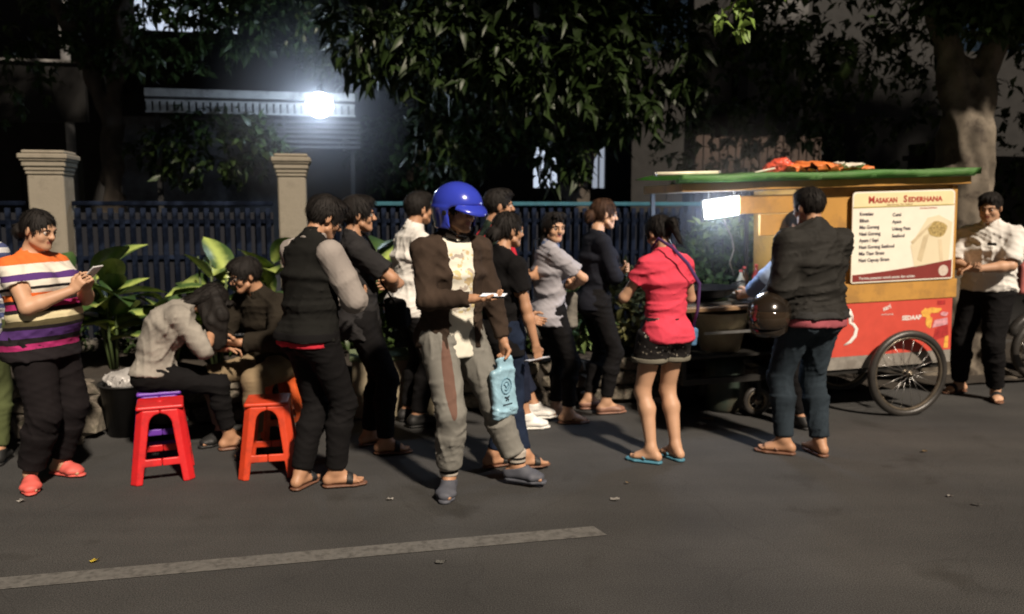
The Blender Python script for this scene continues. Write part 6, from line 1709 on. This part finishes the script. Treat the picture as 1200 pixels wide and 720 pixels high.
def helmet(name, label, mat_, C, Rm, full=False, S=1.0, mirror=False):
    root = thing(name, label, "helmet")
    m = Matrix(np.asarray(Rm).tolist()).to_4x4(); m.translation = Vector(C); root.matrix_world = m
    g = SDF(0.006)
    g.ell((0, -0.012, 0.035), (0.132, 0.152, 0.128), k=0.02)
    g.cap((0, -0.02, 0.02), (0, -0.015, -0.085), (0.126, 0.138), (0.112, 0.120), k=0.03, ez=0.03)
    if full: g.cap((0, 0.03, -0.06), (0, 0.05, -0.10), (0.105, 0.105), (0.085, 0.085), k=0.03, ez=0.03)
    g.ell((0, -0.012, 0.030), (0.112, 0.130, 0.110), k=0.01, op='sub')
    g.cap((0, -0.015, 0.0), (0, -0.012, -0.15), (0.108, 0.115), (0.094, 0.100), k=0.01, op='sub')
    if full: g.box((0, 0.15, 0.0), (0.10, 0.10, 0.052), rx(-0.12), k=0.02, op='sub', rnd=0.03)
    else: g.box((0, 0.175, -0.070), (0.16, 0.128, 0.115), rx(0.16), k=0.02, op='sub', rnd=0.04)
    g.plane((0, 0, -0.125), (0, 0.12, -1))
    mobj("shell", g.mesh("shell", hf=0.006), mat_, root)
    l = SDF(0.0065)
    l.ell((0, -0.012, 0.030), (0.114, 0.132, 0.112), k=0.01); l.cap((0, -0.015, 0.0), (0, -0.012, -0.105), (0.110, 0.117), (0.098, 0.104), k=0.02, ez=0.02)
    l.ell((0, -0.005, 0.026), (0.094, 0.112, 0.094), k=0.01, op='sub'); l.cap((0, -0.005, 0.0), (0, -0.0, -0.16), (0.086, 0.098), (0.080, 0.09), k=0.01, op='sub')
    l.box((0, 0.155, -0.085), (0.2, 0.128, 0.118), rx(0.15), k=0.01, op='sub', rnd=0.03)
    mobj("lining", l.mesh("lining"), BLACKC, root)
    if not full:
        v = SDF(0.0055)
        v.ell((0, 0.045, 0.026), (0.124, 0.138, 0.050), rx(-0.26), k=0.01); v.ell((0, 0.037, 0.014), (0.126, 0.136, 0.047), rx(-0.2), k=0.004, op='sub')
        v.plane((0, 0.085, 0), (0, -1, 0)); 
        mobj("peak", v.mesh("peak"), mat_, root)
        for sg in (1, -1):
            MB().tube([(sg * 0.105, 0.02, -0.06), (sg * 0.085, 0.045, -0.10), (sg * 0.05, 0.065, -0.125), (0.0, 0.07, -0.13)], 0.008, 6, flat=0.4).build("strap", BLACKC, root, True)
        MB().cyl((0.131, 0.03, -0.005), (0.140, 0.03, -0.005), 0.014, n=14).build("rivet", BLACKR, root)
        MB().cyl((-0.131, 0.03, -0.005), (-0.140, 0.03, -0.005), 0.014, n=14).build("rivet", BLACKR, root)
    else:
        v = SDF(0.006); v.ell((0, -0.008, 0.012), (0.137, 0.160, 0.130), k=0.01); v.ell((0, -0.012, 0.010), (0.131, 0.153, 0.124), k=0.004, op='sub')
        v.plane((0, 0.02, 0), (0, -1, 0)); v.keep((0, 0, 0.0), (0, -0.1, 1), 0.058)
        mobj("visor", v.mesh("visor"), M("smoked_visor", (0.03, 0.02, 0.012), rough=0.08, bump=0, coat=1.0), root)
    return root
BLUEH = M("blue_helmet_paint", (0.035, 0.055, 0.48), rough=0.22, var=0.05, coat=0.8, bump=0)
Rw = rz(p.yaw) @ p.RH
helmet("helmet", "glossy blue open face helmet worn by the person in the brown jacket", BLUEH, p.w(p.Hc), Rw)

# light blue carrier bag in his left hand
BAGM = M("blue_plastic", (0.30, 0.50, 0.62), rough=0.35, var=0.12, scale=12, bump=0.6, bscale=24)
bag = worn(p, "carrier_bag", "light blue plastic carrier bag with a printed emblem hanging from a hand", "bag")
bx, by, bz = p.wri[1] + p.hd[1] * 0.10
g = SDF(0.008)
Rb = rz(0.25) @ ry(0.10)
Cb = V(bx + 0.03, by + 0.03, bz - 0.19)
g.box(Cb, (0.085, 0.022, 0.145), Rb, rnd=0.018)
g.box(Cb + V(-0.01, 0.0, 0.15), (0.055, 0.014, 0.06), Rb, rnd=0.012, k=0.02)
mobj("bag_body", g.mesh("bag_body", folds(77, 0.007, 30)), BAGM, bag)
PRT = M("print_ink", (0.035, 0.06, 0.08), rough=0.6, bump=0)
PRT2 = M("print_ink_soft", (0.10, 0.22, 0.30), rough=0.6, bump=0)
def on_bag(b, name, m):      # prints sit on the face turned to the road
    return mobj(name, b.mesh(name), m, bag, loc=(0, 0, 0))
fr = Rb
def bp(u, v, w=0.0285): return Vector(Cb + fr @ V(u, w, v))
b = MB(); b.tube([bp(0.040 * math.cos(t), 0.045 + 0.045 * math.sin(t)) for t in np.linspace(0, 2 * PI, 21)[:-1]], 0.0022, 6, closed=True)
b.tube([bp(0.022 * math.cos(t), 0.045 + 0.025 * math.sin(t)) for t in np.linspace(0.5, 5.5, 12)], 0.002, 6)
b.tube([bp(-0.015, 0.055), bp(0.0, 0.035), bp(0.016, 0.06)], 0.0025, 6); on_bag(b, "emblem", PRT2)
b = MB(); b.tube([bp(-0.018, -0.018), bp(0.0, -0.024), bp(0.018, -0.016)], 0.004, 6); b.tube([bp(0, -0.02), bp(-0.008, -0.042)], 0.004, 6); b.tube([bp(0, -0.02), bp(0.010, -0.040)], 0.004, 6)
b.tube([bp(-0.035, -0.066), bp(0.035, -0.060)], 0.0035, 6); b.tube([bp(-0.05, -0.095), bp(-0.035, -0.115)], 0.004, 6); b.tube([bp(-0.035, -0.092), bp(-0.05, -0.115)], 0.004, 6); b.tube([bp(-0.03, -0.095), bp(-0.025, -0.113), bp(-0.015, -0.095)], 0.003, 6)
on_bag(b, "lettering", PRT)

# P9: man in profile behind
p = Person("person in a dark green t-shirt with red backpack straps, in profile behind the blue helmet", (-0.14, 5.95), -74, H=1.74, hyaw=-4, hpitch=0, hair='short', seed=9,
           worldfeet=((0.10, 5.83, -78), (0.18, 6.00, -75)), hands=((0.10, 0.26, 1.10), (-0.12, 0.26, 1.08)), curl=(0.5, 0.5))
p.top("t_shirt", cloth("dark_green_cloth", (0.025, 0.04, 0.028)), 0.018, hem=0.14, sleeve=0.65, seed=11)
p.trousers("trousers", NAVYC, 0.016, length=1.72, seed=9)
p.footwear('sneaker', WHITEL, WHITEL)
bag = worn(p, "backpack", "dark backpack with red straps worn by the person in the dark green t-shirt", "bag")
g = SDF(0.009); g.box((0, -0.21, 1.23), (0.15, 0.08, 0.21), rx(-0.05), rnd=0.05); g.box((0, -0.29, 1.16), (0.11, 0.03, 0.11), rnd=0.025, k=0.02)
mobj("bag_body", g.mesh("bag_body", folds(5, 0.004)), BLACKC, bag)
for sg in (1, -1): strap(p, [(sg * 0.10, -0.13, 1.10), (sg * 0.135, -0.08, 1.22), (sg * 0.12, -0.10, 1.40), (sg * 0.10, -0.03, 1.49), (sg * 0.11, 0.085, 1.42), (sg * 0.12, 0.13, 1.28), (sg * 0.15, 0.03, 1.12), (sg * 0.12, -0.14, 1.06)], 0.022, REDC, bag)

# P10: black tee, low bun
p = Person("person in a black t-shirt and blue jeans with hair in a bun", (-0.06, 4.98), -52, H=1.58, fem=True, fat=1.03, hyaw=-8, hpitch=4,
           worldfeet=((-0.12, 4.94, -60), (0.08, 4.88, -70)), hands=((0.26, 0.09, 0.80), (-0.05, 0.25, 1.0)), handd=((0.05, 0.25, -1), None), curl=(0.7, 0.4), hair='lowbun', seed=10)
p.top("t_shirt", BLACKC, 0.014, hem=0.16, sleeve=0.62, seed=12)
p.trousers("jeans", DENIM, 0.008, length=1.90, seed=10)
p.footwear('sandal', BLACKR, LEATHER)
phone(p, p.wri[0] + p.hd[0] * 0.09 + p.hn[0] * 0.02, (0.2, 1, 0.1), (-0.2, 0, 1), "slim phone held low in the hand of the person in the black t-shirt", mat=M("phone_silver", (0.3, 0.3, 0.32), rough=0.3, bump=0))

# P11: grey shirt, arms folded, looking at the camera
p = Person("person in a pale grey short sleeved shirt with folded arms, facing the road", (0.28, 6.06), -66, H=1.57, fem=True, hyaw=-78, hpitch=4, twist=-6,
           worldfeet=((0.42, 5.99, -85), (0.34, 6.15, -60)), hands=((-0.01, 0.225, 1.11), (0.03, 0.25, 1.15)), elbh=((1, 0.9, -0.6), (-1, 0.9, -0.6)),
           handd=((-0.9, -0.35, 0.15), (0.9, -0.5, 0.1)), handn=((0, -0.9, 0), (0, -0.9, 0)), hair='long', skin=SKIN_L, seed=11)
p.top("shirt", GREYSH, 0.018, hem=0.13, sleeve=0.72, collar=cloth("collar_blue", (0.10, 0.14, 0.26)), seed=13, amp=0.007, flare=0.012)
p.trousers("trousers", BLACKC, 0.010, seed=11, length=1.86)
p.footwear('thong', LEATHER, LEATHER)
bag = worn(p, "tote_bag", "grey cloth tote hanging at the hip of the person in the pale grey shirt", "bag")
g = SDF(0.009); g.box((-0.13, 0.20, 0.83), (0.10, 0.045, 0.14), rz(0.5), rnd=0.03)
mobj("bag_body", g.mesh("bag_body", folds(15, 0.006)), cloth("grey_canvas", (0.17, 0.16, 0.14)), bag)
strap(p, [(-0.16, 0.22, 0.95), (-0.17, 0.16, 1.15), (-0.14, 0.06, 1.40), (-0.14, -0.06, 1.38), (-0.17, -0.06, 1.1), (-0.10, 0.16, 0.95)], 0.010, cloth("grey_canvas", (0, 0, 0)), bag)

# P12: tall woman in black
p = Person("person all in black with brown hair tied back, in profile, second from the planted wall", (0.65, 6.36), -76, H=1.68, fem=True, fat=0.98, hyaw=-4, hpitch=8, lean=2,
           worldfeet=((0.74, 6.27, -72), (0.62, 6.42, -80)), hands=((-0.02, 0.20, 1.10), (0.05, 0.22, 1.15)), elbh=((1, -0.1, -0.9), (-1, -0.1, -0.9)),
           handd=((-0.9, 0.1, 0.2), (0.9, 0.1, 0.2)), handn=((0, -0.9, 0), (0, -0.9, 0)), hair='lowbun', hairmat=HAIR_B, skin=SKIN_L, seed=12)
p.root['label'] = "person in a long sleeved black top with brown hair tied back, beside the planting"
p.top("long_sleeved_top", cloth("blue_black_knit", (0.013, 0.014, 0.020)), 0.014, hem=0.10, sleeve=1.9, neck=0.075, seed=14)
p.trousers("trousers", BLACKC, 0.008, length=1.86, seed=12)
p.footwear('flat', M("tan_flat", (0.25, 0.13, 0.09), rough=0.5))

# P13: coral t-shirt woman
p = Person("person in a coral red t-shirt and short black patterned shorts seen from behind", (0.98, 5.12), 26, H=1.57, fem=True, fat=0.99, hyaw=6, hpitch=22, hunch=4,
           worldfeet=((1.06, 5.10, 30), (0.89, 5.03, 62)), hands=((0.10, 0.26, 1.16), (-0.06, 0.27, 1.24)), elbh=((0.8, -0.5, -0.8), (-0.9, -0.15, -0.9)),
           handd=((-0.4, 0.6, 0.4), (0.3, 0.5, 0.6)), handn=((-0.5, 0, 0.6), (0.6, 0, 0.4)), curl=(0.6, 0.6), hair='pony', skin=SKIN_L, seed=13)
p.top("t_shirt", PINKC, 0.011, hem=0.10, sleeve=0.50, neck=0.066, seed=15, amp=0.006, flare=0.012, arm_loose=0.016)
p.trousers("shorts", print_mat("patterned_shorts", (0.014, 0.012, 0.012), [(0.35, 0.35, 0.35), (0.3, 0.27, 0.22)], (0, 0.72), (0.4, 0.3), scale=34, thr=0.67), 0.030, length=0.42, seed=13)
for i in (0, 1):
    e = lerp(p.hip[i], p.knee[i], 0.42); g = SDF(0.007); g.cap(e - V(0, 0, 0.016), e + V(0, 0, 0.016), 0.118, 0.118, ez=0.004); g.cap(e - V(0, 0, 0.05), e + V(0, 0, 0.05), 0.104, 0.104, k=0.003, op='sub')
    mobj("shorts_trim", g.mesh("shorts_trim"), cloth("cream_trim", (0.16, 0.15, 0.12)), p.root)
p.footwear('thong', TEALR, TEALR)
bag = worn(p, "crossbody_bag", "small blue crossbody bag on a purple strap worn by the person in the coral t-shirt", "bag")
g = SDF(0.0075); g.box((0.20, 0.03, 0.80), (0.028, 0.075, 0.06), rz(0.1) @ rx(0.15), rnd=0.02)
mobj("bag_body", g.mesh("bag_body", folds(25, 0.003)), cloth("blue_vinyl", (0.08, 0.17, 0.30), rough=0.5), bag)
strap(p, [(0.205, -0.02, 0.85), (0.185, -0.085, 0.98), (0.14, -0.150, 1.15), (0.04, -0.155, 1.28), (-0.05, -0.115, 1.38), (-0.085, -0.02, 1.43), (-0.06, 0.09, 1.36), (0.06, 0.19, 1.2), (0.17, 0.15, 1.0), (0.205, 0.08, 0.85)], 0.011, cloth("purple_strap", (0.10, 0.05, 0.16)), bag, th=0.3)

# P14: between the bomber jacket and the cart
p = Person("person in a blue grey shirt mostly hidden by the bomber jacket", (2.22, 5.90), 30, H=1.62, hair='short', seed=14, lean=6, hpitch=24, hunch=8,
           hands=((0.12, 0.30, 1.05), (-0.34, 0.34, 1.04)), elbh=((1, -0.3, -0.6), (-1, -0.2, -0.5)), handd=(None, (-0.4, 0.8, -0.2)), curl=(0.5, 0.6))
p.top("shirt", BLUESH, 0.020, hem=0.10, sleeve=1.86, seed=16, amp=0.006, collar=BLUESH)
p.trousers("trousers", BLACKC, 0.014, seed=14)
p.footwear('shoe', BLACKR)

# P15: black bomber jacket, from behind
p = Person("person seen from behind in a black bomber jacket and blue jeans by the menu board", (1.93, 5.20), 14, H=1.735, fat=1.08, hyaw=14, hpitch=10,
           worldfeet=((2.03, 5.20, 10), (1.80, 5.22, 66)), hands=((0.06, 0.30, 1.05), (-0.21, 0.20, 0.98)), elbh=((1, -0.15, -0.5), (-0.25, -0.8, -1)),
           handd=((-0.5, 0.7, 0.1), (-0.4, 0.5, -0.4)), curl=(0.5, 1.2), handn=(None, (0.5, 0, -0.8)), hair='short', seed=15)
p.top("bomber_jacket", M("nylon_black", (0.016, 0.015, 0.013), rough=0.75, spec=0.25, var=0.15, bump=0.3, bscale=300), 0.036, hem=0.03, sleeve=1.87, seed=17, amp=0.012, gather=True, collar=M("rib_black", (0.012, 0.012, 0.012)), ribbed=M("rib_black", (0, 0, 0)), arm_loose=0.040)
p.top("red_shirt", PLUMC, 0.024, hem=0.085, sleeve=None, seed=18)
p.trousers("jeans", DENIM2, 0.018, length=1.93, seed=15, amp=0.007)
p.footwear('thong', LEATHER, LEATHER)
BOMBER = p
hw = p.w(p.wri[1] + p.hd[1] * 0.09)
helmet("helmet", "glossy black and brown full face helmet hanging at the side of the bomber jacket", M("black_helmet_paint", (0.018, 0.013, 0.009), rough=0.2, var=0.4, scale=5, coat=0.9, bump=0),
       (1.63, 5.10, 0.93), rz(R(150)) @ rx(-0.15), full=True)

# P16: white shirt by the right end of the cart
p = Person("person in a white short sleeved shirt at the right hand end of the cart", (4.02, 6.82), 128, H=1.74, fat=1.12, hyaw=8, hpitch=14, lean=2,
           worldfeet=((3.95, 7.02, 110), (4.10, 6.74, 160)), hands=((0.02, 0.31, 1.10), (-0.04, 0.33, 1.10)), elbh=((1, -0.6, -0.5), (-1, -0.6, -0.5)),
           handd=((-0.6, 0.6, 0.0), (0.7, 0.5, 0.0)), handn=((-0.2, -0.2, 0.9), (-0.2, -0.2, -0.9)), curl=(0.5, 0.5), hair='short', skin=SKIN_L, seed=16)
p.top("white_shirt", WHITEC, 0.026, hem=0.03, sleeve=0.88, collar=WHITEC, seed=19, amp=0.009, arm_loose=0.026)
MB().box(p.C + p.R3 @ V(-0.075, 0.158, 0.055), (0.07, 0.004, 0.022), Matrix((rx(-0.1)).tolist()).to_4x4()).build("pocket_badge", BLACKC, p.root)
p.trousers("trousers", BLACKC, 0.022, seed=16)
p.footwear('sandal', BLACKR, LEATHER)
WHITE = p
